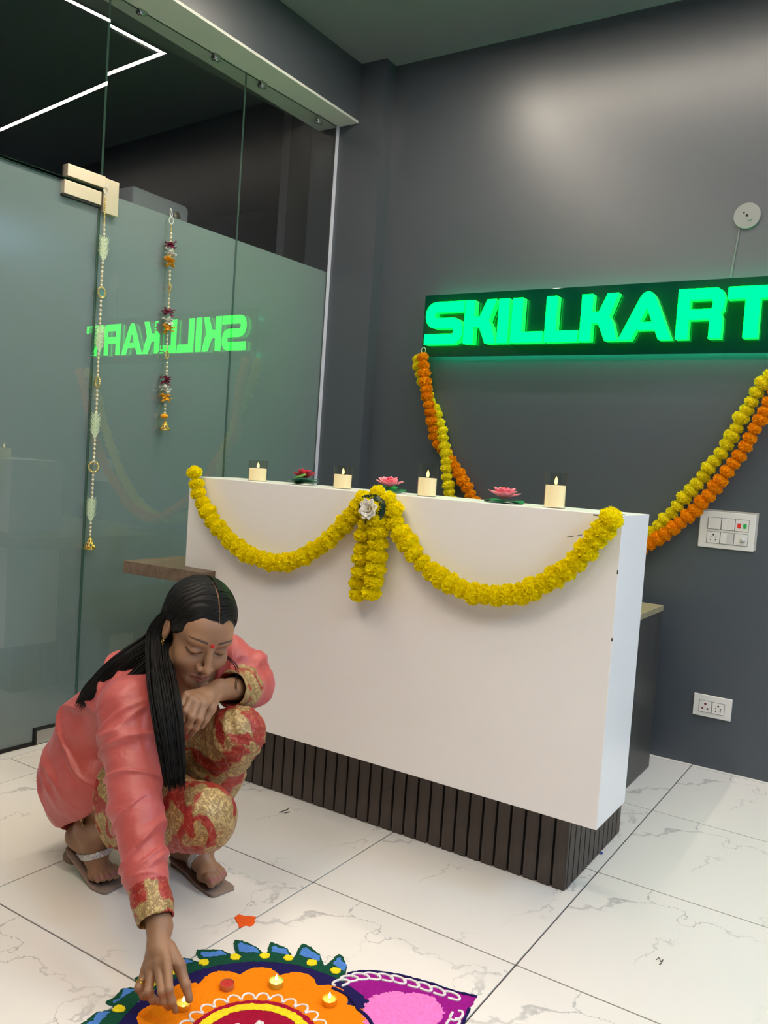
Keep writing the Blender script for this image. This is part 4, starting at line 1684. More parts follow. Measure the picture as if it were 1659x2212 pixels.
# centre of the eye line sits at (0, .078, 0) of the head frame
body = Field()
body.ell(hd(0, -.018, .030), HS * np.array((.071, .090, .078)), HA, .01)
body.ell(hd(0, .030, -.028), HS * np.array((.059, .056, .074)), HA, .02)
body.ell(hd(0, .048, .028), HS * np.array((.056, .038, .040)), HA, .02)
body.ell(hd(0, .040, -.078), HS * np.array((.038, .046, .034)), HA, .02)
body.ell(hd(0, .073, -.087), HS * np.array((.024, .014, .013)), HA, .016)
body.ell(hd(0, .072, -.100), HS * np.array((.017, .015, .014)), HA, .014)
for s_ in (-1, 1):
    body.ell(hd(s_ * .036, .058, -.036), HS * np.array((.024, .022, .024)), HA, .02)
    body.ell(hd(s_ * .046, .018, -.070), HS * np.array((.018, .030, .022)), HA, .02)
    body.ell(hd(s_ * .028, .071, .020), HS * np.array((.022, .012, .009)), HA, .016)
body.ell(hd(-.031, .098, -.004), HS * np.array((.019, .016, .014)), HA, .012, 's')
body.ell(hd(.031, .098, -.004), HS * np.array((.019, .016, .014)), HA, .012, 's')
for s_ in (-1, 1):
    body.ell(hd(s_ * .031, .068, -.003), HS * np.array((.0165, .0165, .0125)), HA, .004)
body.chain([hd(0, .082, .012), hd(0, .093, -.016), hd(0, .104, -.036)], [.0075, .0078, .0095], .009)
body.ell(hd(0, .103, -.039), HS * np.array((.0105, .009, .0085)), HA, .006)
for s_ in (-1, 1):
    body.ell(hd(s_ * .0125, .092, -.0415), HS * np.array((.0075, .0105, .0075)), HA, .006)
    body.ell(hd(s_ * .0065, .099, -.0485), HS * np.array((.0035, .004, .003)), HA, .003, 's')
body.cone(hd(0, .092, -.050), hd(0, .090, -.060), .004, .005, .006)
for s_ in (-1, 1):
    body.cone(hd(0, .0915, -.0635), hd(s_ * .021, .082, -.0675), .0052, .0022, .004)
    body.cone(hd(0, .0895, -.0735), hd(s_ * .018, .082, -.0705), .0062, .0028, .004)
    body.cone(hd(0, .1005, -.0685), hd(s_ * .023, .0890, -.0690), .0030, .0022, .003, 's')
    body.ell(hd(s_ * .0725, -.006, -.006), HS * np.array((.0085, .019, .031)), np.stack([nrm(hl - s_ * .25 * hf), nrm(hf + s_ * .25 * hl), hup]), .006)
    body.ell(hd(s_ * .082, -.001, -.002), HS * np.array((.0055, .010, .017)), HA, .005, 's')
body.cone(hd(0, -.020, -.055), neckb + (hd(0, 0, 0) - HO), .050, .056, .02)
# torso and limbs
body.chain([neckb, chest, waist, pelvis], [.058, .098, .100, .112], .05)
body.chain([chest, sh_l], [.07, .052], .03).chain([chest, sh_r], [.07, .055], .03)
body.chain([sh_r, el_r, wr_r], [.050, .040, .0255], .02)
body.chain([sh_l, el_l, wr_l], [.046, .038, .025], .02)
body.chain([pelvis, hip_r, kn_r], [.10, .082, .052], .03)
body.chain([pelvis, hip_l, kn_l], [.10, .080, .050], .03)


def fdepth(px, up=.0):
    return float(((onz(px, up) - CAM) @ FWD))


def hand(F, wrist, mcps, fingers, thumb, rad):
    F.chain([wrist, (wrist + sum(mcps) / 4) / 2], [rad * 3.0, rad * 2.6], .012)
    for m_ in mcps:
        F.chain([wrist * .72 + m_ * .28, m_], [rad * 1.7, rad * 1.25], .010)
    for a, b in zip(mcps[:-1], mcps[1:]):
        F.cone(a * .85 + wrist * .15, b * .85 + wrist * .15, rad * 1.15, rad * 1.15, .008)
    for m_, f_ in zip(mcps, fingers):
        F.chain([m_] + list(f_), [rad * 1.2, rad * 1.05, rad * .93, rad * .78], .0035)
        for q in f_[:2]:
            F.ell(q, (rad * 1.08,) * 3, None, .003)
    F.chain(thumb, [rad * 1.9, rad * 1.5, rad * 1.15, rad * .95], .006)


def fl(px, d):
    """a hand joint kept clear of the floor"""
    P = ond(px, d)
    if P[2] < .009:
        P[2] = .009
    return P


mc_r = [fl((362, 2093), 1.690), fl((344, 2099), 1.694), fl((326, 2105), 1.704), fl((311, 2112), 1.718)]
fi_r = [[fl((365, 2137), 1.652), fl((371, 2163), 1.652), fl((379, 2183), 1.660)],
        [fl((350, 2142), 1.652), fl((354, 2162), 1.654), fl((364, 2176), 1.664)],
        [fl((321, 2142), 1.674), fl((331, 2160), 1.674), fl((347, 2166), 1.684)],
        [fl((300, 2134), 1.698), fl((310, 2150), 1.696), fl((327, 2157), 1.700)]]
th_r = [fl((364, 2048), 1.742), fl((387, 2086), 1.716), fl((401, 2127), 1.698), fl((409, 2158), 1.690)]
hand(body, wr_r, mc_r, fi_r, th_r, .0082)
mc_l = [J((441, 1522), 2.005), J((427, 1519), 1.995), J((414, 1511), 1.995), J((404, 1502), 2.005)]
fi_l = [[J((431, 1553), 1.985), J((423, 1572), 1.990), J((414, 1586), 2.0)],
        [J((415, 1549), 1.972), J((408, 1568), 1.980), J((403, 1580), 1.992)],
        [J((401, 1537), 1.975), J((395, 1554), 1.982), J((391, 1566), 1.995)],
        [J((392, 1522), 1.990), J((387, 1538), 1.996), J((384, 1549), 2.01)]]
th_l = [J((462, 1508), 2.06), J((455, 1532), 2.03), J((444, 1553), 2.02), J((436, 1568), 2.02)]
hand(body, wr_l, mc_l, fi_l, th_l, .0084)


# feet: heel, ball and toes on the sandal soles
def foot(F, heel, ball, toes_dir, ankle, side, rad=.034):
    """side: +1 when the big toe lies towards +side vector"""
    fwd_ = nrm(ball - heel)
    up_ = np.array([0, 0, 1.0])
    lat = nrm(np.cross(up_, toes_dir)) * side
    F.ell(heel, (.030, .030, .030), None, .02)
    F.chain([ankle, heel], [.034, .028], .02)
    F.chain([ankle, ankle * .45 + ball * .55 + up_ * .004, ball], [.036, .030, .021], .02)
    F.cone(heel, ball, .024, .020, .02)
    F.cone(ball + lat * .022, ball - lat * .024, .017, .014, .015)
    out = []
    for i, (off, L, r) in enumerate(((.027, .046, .0115), (.010, .046, .0088), (-.005, .040, .0082), (-.018, .033, .0078), (-.030, .025, .0075))):
        a = ball + lat * off * .8 + toes_dir * .005
        b = ball + lat * off + toes_dir * L
        b = np.array([b[0], b[1], ball[2] - .006 + r * .2])
        mid = (a + b) / 2 + up_ * .006
        F.chain([a, mid, b], [r * 1.1, r, r * .95], .004)
        out.append((b, r))
    return out


toe_l = onz((482, 1930))
toe_l[2] = 0
dir_l = nrm((toe_l - onz((372, 1856))) * np.array([1, 1, 0]))
ball_l = toe_l - dir_l * .062 + np.array([0, 0, .032])
heel_l = toe_l - dir_l * .205 + np.array([0, 0, .052])
an_l = heel_l + dir_l * .035 + np.array([0, 0, .052])
toe_r = onz((248, 1921))
toe_r[2] = 0
heel_r = onz((163, 1806), .100)
dir_r = nrm((toe_r - heel_r) * np.array([1, 1, 0]))
ball_r = toe_r - dir_r * .056 + np.array([0, 0, .032])
heel_r = np.array([*(ball_r * .12 + heel_r * .88)[:2], .104])
an_r = heel_r + dir_r * .046 + np.array([0, 0, .040])
FOOTF = {}
for k_, (he_, ba_, di_, an_) in dict(l=(heel_l, ball_l, dir_l, an_l), r=(heel_r, ball_r, dir_r, an_r)).items():
    FOOTF[k_] = Field()
    foot(FOOTF[k_], he_, ba_, di_, an_, -1 if k_ == 'l' else 1)
toes_l = foot(body, heel_l, ball_l, dir_l, an_l, -1)
toes_r = foot(body, heel_r, ball_r, dir_r, an_r, 1)
body.chain([kn_l, an_l], [.046, .035], .02)
body.chain([kn_r, an_r], [.046, .035], .02)


def mesh_field(F, boxes, coarse, clip_lo=None, clip_hi=None):
    """fine meshes inside the boxes, a coarse one elsewhere; the same surface, so the joins meet"""
    VV, QQ = [], []
    n0 = 0
    lo = np.min([p[1] for p in F.p], axis=0)
    hi = np.max([p[2] for p in F.p], axis=0)
    for bl, bh, h in boxes + [(lo, hi, coarse)]:
        G, o_ = F.eval_grid(bl, bh, h)
        V, Q = surface_nets(G, o_, h)
        if h == coarse:
            cen = V[Q].mean(1)
            keep = np.ones(len(Q), bool)
            for l2, h2, _ in boxes:
                ins = np.all((cen > np.array(l2) + coarse) & (cen < np.array(h2) - coarse), axis=1)
                keep &= ~ins
            Q = Q[keep]
            u, inv_ = np.unique(Q, return_inverse=True)
            V, Q = V[u], inv_.reshape(-1, 4)
        VV.append(V)
        QQ.append(Q + n0)
        n0 += len(V)
    return np.concatenate(VV), np.concatenate(QQ)


def bbox(P, m):
    P = np.array(P)
    return P.min(0) - m, P.max(0) + m


hb = (HO - .145, HO + .145, .0019)
rb = (*bbox(mc_r + [q for f_ in fi_r for q in f_] + th_r + [wr_r], .022), .0018)
lb = (*bbox(mc_l + [q for f_ in fi_l for q in f_] + th_l + [wr_l], .022), .0019)
fb1 = (*bbox([t[0] for t in toes_l] + [ball_l], .035), .0024)
fb2 = (*bbox([t[0] for t in toes_r] + [ball_r], .035), .0024)
bV, bQ = mesh_field(body, [hb, rb, lb, fb1, fb2], .006)

# skin colour: brown skin, brows, lash lines, lips and the red forehead dot follow the face itself
L = (bV - HO) @ HA.T / HS
skin = np.tile(np.array([.315, .163, .088]), (len(bV), 1))
skin *= (1 + .10 * wavy(bV, 60, 2, 2))[:, None]
wm_ = sum(mc_l) / 4
_ab = wm_ - wr_l
_t = np.clip(((bV - wr_l) @ _ab) / (_ab @ _ab), -.4, 1.2)
offhand = np.linalg.norm(bV - (wr_l + _t[:, None] * _ab), axis=1) > .036
infr = (L[:, 1] > .045) & (np.abs(L[:, 0]) < .07) & (np.abs(L[:, 2]) < .12) & offhand


def blend(mask, colr, w):
    w = np.clip(w, 0, 1) * mask
    skin[:] = skin * (1 - w[:, None]) + np.array(colr) * w[:, None]


x, y, z = L[:, 0], L[:, 1], L[:, 2]
ax_ = np.abs(x)
blend(infr, (.36, .185, .115), .5 * np.exp(-((ax_ - .036) / .02) ** 2 - ((z + .03) / .02) ** 2))
blend(infr, (.150, .070, .048), .65 * np.exp(-((ax_ - .030) / .017) ** 2 - ((z + .015) / .007) ** 2))      # under the eyes
brow = .0235 + .0055 * np.sin(np.clip((ax_ - .012) / .040, 0, 1) * math.pi * .72) - .0015
blend(infr & (ax_ > .012) & (ax_ < .053), (.030, .018, .014), 1.25 * np.exp(-((z - brow) / (.0030 * (1.15 - (ax_ - .012) / .06))) ** 2) - .15)
lash = -.0105 + .0045 * ((ax_ - .031) / .016) ** 2
blend(infr & (np.abs(ax_ - .031) < .0175), (.012, .008, .008), 1.5 * np.exp(-((z - lash) / .0019) ** 2) - .1)
blend(infr & (np.abs(ax_ - .031) < .018), (.22, .105, .070), .55 * np.exp(-((z - .006) / .005) ** 2))
lipz = np.exp(-((z + .0685) / .0072) ** 2 - (ax_ / .0205) ** 4)
blend(infr, (.34, .095, .080), 1.2 * lipz)
blend(infr & (ax_ < .022), (.070, .025, .022), 1.2 * np.exp(-((z + .0687 - .001 * (ax_ / .02)) / .0016) ** 2))
blend(infr, (.16, .075, .05), .5 * np.exp(-((ax_ - .010) / .006) ** 2 - ((z + .0475) / .004) ** 2))
for tps in (toes_l, toes_r):
    for b2, r2 in tps:
        d2 = np.linalg.norm(bV - (b2 + np.array([0, 0, r2 * .8])), axis=1)
        blend(d2 < r2 * .8, (.33, .12, .11), 1.0 + 0 * d2)
m, nt, bs = _new('skin')
at = N(nt, 'ShaderNodeVertexColor', layer_name='skin_colour')
nt.links.new(at.outputs[0], bs.inputs['Base Color'])
bs.inputs['Roughness'].default_value = .48
bs.inputs['Subsurface Weight'].default_value = .06
bs.inputs['Subsurface Radius'].default_value = (.01, .004, .002)
bs.inputs['Subsurface Scale'].default_value = .4

# fabrics
m, nt, bs = _new('coral_silk')
tc = N(nt, 'ShaderNodeTexCoord')
n1 = N(nt, 'ShaderNodeTexNoise', i_Scale=7.0, i_Detail=4.0, i_Distortion=1.0)
nt.links.new(tc.outputs['Object'], n1.inputs['Vector'])
r1 = ramp(nt, [(.35, (.46, .078, .064)), (.65, (.53, .106, .094))])
nt.links.new(n1.outputs['Fac'], r1.inputs[0])
nt.links.new(r1.outputs[0], bs.inputs['Base Color'])
bs.inputs['Roughness'].default_value = .42
bs.inputs['Sheen Weight'].default_value = .2
bs.inputs['Sheen Tint'].default_value = (1.0, .55, .75, 1)
n2 = N(nt, 'ShaderNodeTexNoise', i_Scale=30.0, i_Detail=5.0, i_Distortion=1.5)
nt.links.new(tc.outputs['Object'], n2.inputs['Vector'])
bp = N(nt, 'ShaderNodeBump', i_Strength=.30, i_Distance=.006)
nt.links.new(n2.outputs['Fac'], bp.inputs['Height'])
nt.links.new(bp.outputs[0], bs.inputs['Normal'])


def brocade(name, patch_scale, red_lo, red_hi, off):
    m, nt, bs = _new(name)
    tc = N(nt, 'ShaderNodeTexCoord')
    mp = N(nt, 'ShaderNodeMapping')
    mp.inputs['Location'].default_value = off
    nt.links.new(tc.outputs['Object'], mp.inputs[0])
    nz = N(nt, 'ShaderNodeTexNoise', i_Scale=patch_scale, i_Detail=2.5, i_Distortion=.8)
    nt.links.new(mp.outputs[0], nz.inputs['Vector'])
    msk = ramp(nt, [(red_lo, (0, 0, 0)), (red_hi, (1, 1, 1))])
    nt.links.new(nz.outputs['Fac'], msk.inputs[0])
    # floral scrolls woven into the gold
    nf = N(nt, 'ShaderNodeTexNoise', i_Scale=48.0, i_Detail=3.0, i_Distortion=2.2)
    nt.links.new(mp.outputs[0], nf.inputs['Vector'])
    gold = ramp(nt, [(.40, (.52, .37, .15)), (.50, (.27, .17, .065)), (.56, (.27, .17, .065)), (.64, (.56, .41, .18))])
    nt.links.new(nf.outputs['Fac'], gold.inputs[0])
    nr = N(nt, 'ShaderNodeTexNoise', i_Scale=70.0, i_Detail=3.0, i_Distortion=1.6)
    nt.links.new(mp.outputs[0], nr.inputs['Vector'])
    red = ramp(nt, [(.42, (.29, .018, .014)), (.58, (.40, .048, .032)), (.68, (.34, .16, .07))])
    nt.links.new(nr.outputs['Fac'], red.inputs[0])
    mx = N(nt, 'ShaderNodeMixRGB')
    nt.links.new(msk.outputs[0], mx.inputs[0])
    nt.links.new(gold.outputs[0], mx.inputs[1])
    nt.links.new(red.outputs[0], mx.inputs[2])
    nt.links.new(mx.outputs[0], bs.inputs['Base Color'])
    bs.inputs['Roughness'].default_value = .45
    bs.inputs['Metallic'].default_value = .12
    wv = N(nt, 'ShaderNodeTexNoise', i_Scale=420.0, i_Detail=2.0)
    nt.links.new(tc.outputs['Object'], wv.inputs['Vector'])
    bp = N(nt, 'ShaderNodeBump', i_Strength=.35, i_Distance=.002)
    nt.links.new(wv.outputs['Fac'], bp.inputs['Height'])
    nt.links.new(bp.outputs[0], bs.inputs['Normal'])


brocade('brocade_trousers', 13.0, .50, .53, (.3, .1, .4))
brocade('brocade_cuff', 17.0, .50, .53, (1.3, .7, .2))
m, nt, bs = _new('hair')
bs.inputs['Base Color'].default_value = (.0065, .0055, .005, 1)
bs.inputs['Roughness'].default_value = .5
bs.inputs['Specular IOR Level'].default_value = .2
tc = N(nt, 'ShaderNodeTexCoord')
m, nt, bs = _new('scalp_hair')
at = N(nt, 'ShaderNodeVertexColor', layer_name='skin_colour')
nt.links.new(at.outputs[0], bs.inputs['Base Color'])
bs.inputs['Roughness'].default_value = .5
bs.inputs['Specular IOR Level'].default_value = .25
mat('sole_tan', (.30, .21, .165), rough=.6)
mat('sole_edge', (.16, .10, .075), rough=.6)
m, nt, bs = _new('glitter')
tc = N(nt, 'ShaderNodeTexCoord')
vo = N(nt, 'ShaderNodeTexVoronoi', i_Scale=420.0)
nt.links.new(tc.outputs['Object'], vo.inputs['Vector'])
mxv = N(nt, 'ShaderNodeMixRGB')
mxv.inputs[0].default_value = .35
mxv.inputs[1].default_value = (.80, .78, .80, 1)
nt.links.new(vo.outputs['Color'], mxv.inputs[2])
nt.links.new(mxv.outputs[0], bs.inputs['Base Color'])
bs.inputs['Metallic'].default_value = .8
bs.inputs['Roughness'].default_value = .22
bp = N(nt, 'ShaderNodeBump', i_Strength=.8, i_Distance=.002)
nt.links.new(vo.outputs['Distance'], bp.inputs['Height'])
nt.links.new(bp.outputs[0], bs.inputs['Normal'])
mat('bindi_red', (.55, .02, .015), rough=.6)

person = empty('person', (float(pelvis[0]), float(pelvis[1]), 0))
PINV = Matrix.Translation((-float(pelvis[0]), -float(pelvis[1]), 0))
tag(person, 'crouching person in a coral silk tunic and gold brocade trousers setting down a tealight', 'person')


def ppart(o):
    o.matrix_parent_inverse = PINV
    return o


ppart(npmesh('body', bV, bQ, 'skin', person, skin))


# ---------------- tunic
def seg_t(P, a, b):
    ab = b - a
    t = ((P - a) @ ab) / (ab @ ab)
    return t, np.linalg.norm(P - (a + np.clip(t, 0, 1)[:, None] * ab), axis=1)


tun = Field()
hem = J((190, 1712), 2.28)
tun.chain([neckb - .012 * nrm(neckb - chest), chest, waist, pelvis], [.070, .112, .116, .128], .04)
tun.cone(pelvis, hem, .126, .112, .04)
tun.cone(pelvis, J((222, 1690), 2.24), .126, .118, .04)
tun.cone(chest, J((420, 1560), 2.22), .100, .075, .04)
tun.chain([chest, sh_r], [.09, .074], .04).chain([chest, sh_l], [.085, .066], .04)
slv_r = [sh_r, J((282, 1600), 2.03), J((296, 1750), 1.93), J((313, 1880), 1.85), J((336, 1985), 1.782)]
slr_r = [.074, .071, .058, .047, .040]
tun.chain(slv_r, slr_r, .02)
cuff_l = wr_l * .72 + el_l * .28
tun.chain([sh_l, J((535, 1450), 2.31), el_l, (el_l + cuff_l) / 2 , cuff_l], [.064, .058, .052, .049, .047], .02)
lo = np.min([p[1] for p in tun.p], axis=0)
hi = np.max([p[2] for p in tun.p], axis=0)
G, o_ = tun.eval_grid(lo, hi, .0042)
# open the sleeves, the neck and the hem
gx = np.stack(np.meshgrid(*[o_[i] + .0042 * np.arange(G.shape[i]) for i in range(3)], indexing='ij'), -1).astype(np.float32)


def cutball(c, n_, R):
    """remove what lies beyond the plane (c, n) within R of c"""
    global G
    d = (gx - np.array(c, np.float32)) @ np.array(n_, np.float32)
    r = np.linalg.norm(gx - np.array(c, np.float32), axis=-1)
    G = np.where((r < R), np.maximum(G, d), G)


def carve(a, b, ra, rb, sl_=0.0):
    global G
    a, b = np.array(a), np.array(b)
    ab = b - a
    d = gx - a.astype(np.float32)
    t = (d @ ab.astype(np.float32)) / (ab @ ab)
    q = np.linalg.norm(d - np.clip(t, 0, 1)[..., None] * ab.astype(np.float32), axis=-1) - (ra + (rb - ra) * np.clip(t, 0, 1))
    G = np.maximum(G, -q)


hemn = nrm(.62 * RIGHT - .78 * UP - .15 * b_)
cutball(J((206, 1748), 2.14), hemn, .19)
dr = nrm(slv_r[-1] - slv_r[-2])
cutball(slv_r[-1] + dr * .006, dr, .09)
carve(slv_r[-1] - dr * .045, slv_r[-1] + dr * .03, .030, .036)
dl = nrm(cuff_l - el_l)
cutball(cuff_l + dl * .004, dl, .085)
carve(cuff_l - dl * .06, cuff_l + dl * .03, .036, .043)
hn = nrm(neckb - chest)
cutball(neckb + hn * .005, hn, .10)
carve(neckb - hn * .02, neckb + hn * .06, .060, .066)
tV, tQ = surface_nets(G, o_, .0042)
tV = relax(tV, tQ, 3)
tn = vnormals(tV, tQ)
# folds: rings along the sleeves, fans over the back and waist
fold = np.zeros(len(tV))


def creases(P, axis, freq, seed, stretch=.30):
    """irregular creases running across an axis: noise squeezed along it"""
    al = P @ axis
    Q_ = P * stretch + np.outer(al, axis) * (1 - stretch)
    n_ = wavy(Q_, freq, seed, 2)
    return np.clip(1 - 2.0 * np.abs(n_), 0, 1) ** 2


for a, b, fr_, am, sd_ in ((slv_r[0], slv_r[1], 46, .0050, 1), (slv_r[1], slv_r[2], 44, .0075, 2), (slv_r[2], slv_r[3], 52, .0070, 3), (slv_r[3], slv_r[4], 60, .0025, 4), (sh_l, el_l, 50, .0060, 5), (el_l, cuff_l, 60, .003, 6)):
    t, dd = seg_t(tV, a, b)
    w = np.exp(-np.clip(dd - .085, 0, 1) / .01) * np.exp(-np.clip(np.abs(t - .5) - .5, 0, 9) / .06)
    axd = nrm(nrm(b - a) + .55 * RIGHT * (1 if sd_ % 2 else -.4))
    fold += am * w * 1.25 * (creases(tV, axd, fr_, sd_) - .25)
t, dd = seg_t(tV, chest, pelvis)
wb_ = np.exp(-np.clip(dd - .15, 0, 1) / .02) * np.clip((seg_t(tV, slv_r[0], slv_r[2])[1] - .07) / .03, 0, 1)
axb = nrm(pelvis - chest)
rel = (tV - waist) @ axb
fold += wb_ * (.0130 * (creases(tV, nrm(axb - .35 * UP), 30, 7, .25) - .25) + .0035 * wavy(tV, 12, 3, 2))
fold += .0012 * wavy(tV, 70, 6, 2)
tV = tV + tn * fold[:, None]
tV = relax(tV, tQ, 1, .35)
cen = tV[tQ].mean(1)
tr_, _ = seg_t(cen, slv_r[-2], slv_r[-1])
_, dr_ = seg_t(cen, slv_r[-2], slv_r[-1])
tl_, dl_ = seg_t(cen, el_l, cuff_l)
fm = (((tr_ > .36) & (dr_ < .07)) | ((tl_ > .42) & (dl_ < .062) & (seg_t(cen, sh_l, el_l)[1] > .03))).astype(int)
kt = ppart(npmesh('tunic', tV, tQ, ['coral_silk', 'brocade_cuff'], person, None, fm))
kt['label'] = 'coral silk tunic with brocade cuffs'

# ---------------- trousers
legs = []
for hip, kn, an, cut_, rs1, rs2 in ((hip_r, kn_r, an_r, .76, [.112, .096, .072], [.072, .072, .056]), (hip_l, kn_l, an_l, .92, [.112, .094, .066], [.066, .063, .056])):
    tro = Field()
    tro.chain([pelvis, hip, kn], rs1, .04)
    tro.chain([kn, kn * .6 + an * .4, kn * .15 + an * .85], rs2, .03)
    legs.append((tro, kn, an, cut_))
lo = np.min([p[1] for q in legs for p in q[0].p], axis=0)
hi = np.max([p[2] for q in legs for p in q[0].p], axis=0)
GG = None
for tro, kn, an, cut_ in legs:
    G, o_ = tro.eval_grid(lo, hi, .0042)
    if GG is None:
        gx = np.stack(np.meshgrid(*[o_[i] + .0042 * np.arange(G.shape[i]) for i in range(3)], indexing='ij'), -1).astype(np.float32)
    d_ = nrm(an - kn)
    c_ = kn + (an - kn) * cut_
    cutball(c_, d_, .085)
    carve(c_ - d_ * .05, c_ + d_ * .05, .044, .050)
    GG = G if GG is None else np.minimum(GG, G)
G = GG
rV, rQ = surface_nets(G, o_, .0042)
rV = relax(rV, rQ, 2)
rn = vnormals(rV, rQ)
fold = .0035 * wavy(rV, 20, 4, 3)
for a, b, fr_, sd_ in ((hip_r, kn_r, 90, 2), (kn_r, an_r, 95, 3), (hip_l, kn_l, 90, 4), (kn_l, an_l, 70, 5)):
    t, dd = seg_t(rV, a, b)
    w = np.exp(-np.clip(dd - .07, 0, 1) / .012)
    fold += .0024 * w * (1 - 2 * np.abs(np.sin(fr_ * t * np.linalg.norm(b - a) + 4 * wavy(rV, 13, sd_, 2))) ** .7)
rV = rV + rn * fold[:, None]
tz = ppart(npmesh('trousers', rV, rQ, 'brocade_trousers', person))
tz['label'] = 'gold and red floral brocade trousers'

# ---------------- hair: a cap over the skull, strands combed from the parting, long locks
cap = Field()
cap.ell(hd(0, -.022, .026), HS * np.array((.080, .100, .084)), HA, .01)
cap.ell(hd(0, -.055, -.030), HS * np.array((.070, .062, .070)), HA, .03)
cap.ell(hd(0, .102, -.062), HS * np.array((.064, .078, .080)), HA, .010, 's')
cap.ell(hd(.010, .100, -.006), HS * np.array((.036, .070, .056)), HA, .016, 's')
cap.ell(hd(-.070, .030, -.055), HS * np.array((.035, .048, .055)), HA, .006, 's')
cap.ell(hd(.070, .040, -.062), HS * np.array((.030, .040, .050)), HA, .006, 's')
for s_ in (-1, 1):
    cap.ell(hd(s_ * .060, .060, -.022), HS * np.array((.024, .040, .040)), HA, .012, 's')
G, o_ = cap.eval_grid(HO - .16, HO + .16, .0026)
cV, cQ = surface_nets(G, o_, .0026)
cV = relax(cV, cQ, 2)
Lc = (cV - HO) @ HA.T / HS
XP = .006
ang = np.arctan2(Lc[:, 2] - .0, Lc[:, 1] + .02)
part = np.exp(-((Lc[:, 0] - XP - .004 * np.sin(60 * Lc[:, 1])) / .0042) ** 2) * (Lc[:, 2] > .055) * (Lc[:, 1] > -.060)
cn = vnormals(cV, cQ)
groove = np.sin(420 * (Lc[:, 1] + .25 * np.abs(Lc[:, 0])) + 3 * wavy(cV, 40, 1, 2)) * .0007
cV = cV + cn * (groove - .0035 * part)[:, None]
hc = np.tile(np.array([.0068, .0058, .0052]), (len(cV), 1))
hc = hc * (1 - .75 * part[:, None]) + np.array([.24, .14, .085]) * .75 * part[:, None]
hair_o = ppart(npmesh('hair', cV, cQ, 'scalp_hair', person, hc))
hair_o['label'] = 'long straight black hair with a centre parting'


def strands(name, paths_fn, n, r, seg, parent, sides=4):
    mb_v, mb_f = [], []
    for i in range(n):
        P = paths_fn(i)
        P = np.array(catmull(P, seg))
        m_ = len(P)
        rr = r * np.sqrt(np.clip(1.0 - np.linspace(0, 1, m_) ** 3, .05, 1))
        T = np.gradient(P, axis=0)
        T /= np.maximum(np.linalg.norm(T, axis=1), 1e-9)[:, None]
        u = np.cross(T, b_)
        u /= np.maximum(np.linalg.norm(u, axis=1), 1e-9)[:, None]
        w = np.cross(T, u)
        base = len(mb_v) and sum(len(q) for q in mb_v) or 0
        ring = []
        for k in range(sides):
            a = 2 * math.pi * k / sides
            ring.append(P + (u * math.cos(a) + w * math.sin(a)) * rr[:, None])
        R_ = np.stack(ring, 1).reshape(-1, 3)
        mb_v.append(R_)
        i0 = np.arange(m_ - 1)[:, None] * sides + np.arange(sides)[None]
        i1 = np.arange(m_ - 1)[:, None] * sides + (np.arange(sides)[None] + 1) % sides
        mb_f.append(np.stack([i0, i1, i1 + sides, i0 + sides], -1).reshape(-1, 4) + base)
    o = npmesh(name, np.concatenate(mb_v), np.concatenate(mb_f), 'hair', parent)
    o['kind'] = 'stuff'
    return o


g2 = np.random.default_rng(3)


def lock(ctrl, wid, dep, ends):
    """ctrl: points; wid/dep half sizes per point; strands fill the section"""
    ctrl = [np.array(c) for c in ctrl]

    def fn(i):
        a = g2.uniform(0, 6.28)
        q = math.sqrt(g2.uniform(0, 1))
        out = []
        cut_ = g2.uniform(ends, 1.0)
        for k, c in enumerate(ctrl):
            t = ctrl[min(k + 1, len(ctrl) - 1)] - ctrl[max(k - 1, 0)]
            t = t / np.linalg.norm(t)
            view = nrm(CAM - c)
            lat = nrm(np.cross(t, view))
            dp = np.cross(lat, t)
            out.append(c + lat * wid[k] * q * math.cos(a) + dp * dep[k] * q * math.sin(a) + g2.normal(0, .0010, 3))
        out[-1] = out[-2] + (out[-1] - out[-2]) * cut_ * g2.uniform(.55, 1.0)
        return out
    return fn


front = [hd(-.060, -.030, .020), hd(-.076, -.030, -.040), J((346, 1450), 2.035), J((357, 1520), 1.955), J((368, 1600), 1.925), J((375, 1665), 1.915), J((378, 1712), 1.910)]
ppart(strands('front_lock', lock(front, [.022, .028, .033, .034, .031, .026, .022], [.018, .020, .018, .015, .013, .012, .010], .5), 420, .0017, 4, person))
back1 = [hd(-.052, -.062, -.030), J((335, 1385), 2.17), J((285, 1420), 2.13), J((238, 1455), 2.115), J((200, 1490), 2.135), J((166, 1530), 2.17)]
ppart(strands('back_lock', lock(back1, [.030, .030, .028, .026, .022, .014], [.03, .022, .015, .012, .010, .008], .5), 360, .0015, 4, person))
back2 = [hd(-.060, -.050, -.045), J((330, 1420), 2.13), J((285, 1465), 2.085), J((245, 1500), 2.055), J((225, 1545), 2.035), J((215, 1600), 2.02)]
ppart(strands('side_wisp', lock(back2, [.020, .018, .014, .011, .008, .005], [.02, .012, .008, .007, .006, .004], .4), 110, .0013, 4, person))
wisp = [hd(.070, .010, .010), hd(.076, .014, -.050), J((512, 1440), 2.09), J((510, 1480), 2.09), J((511, 1500), 2.085)]
ppart(strands('thin_wisp', lock(wisp, [.004, .004, .004, .004, .004], [.003] * 5, .5), 5, .0006, 4, person))


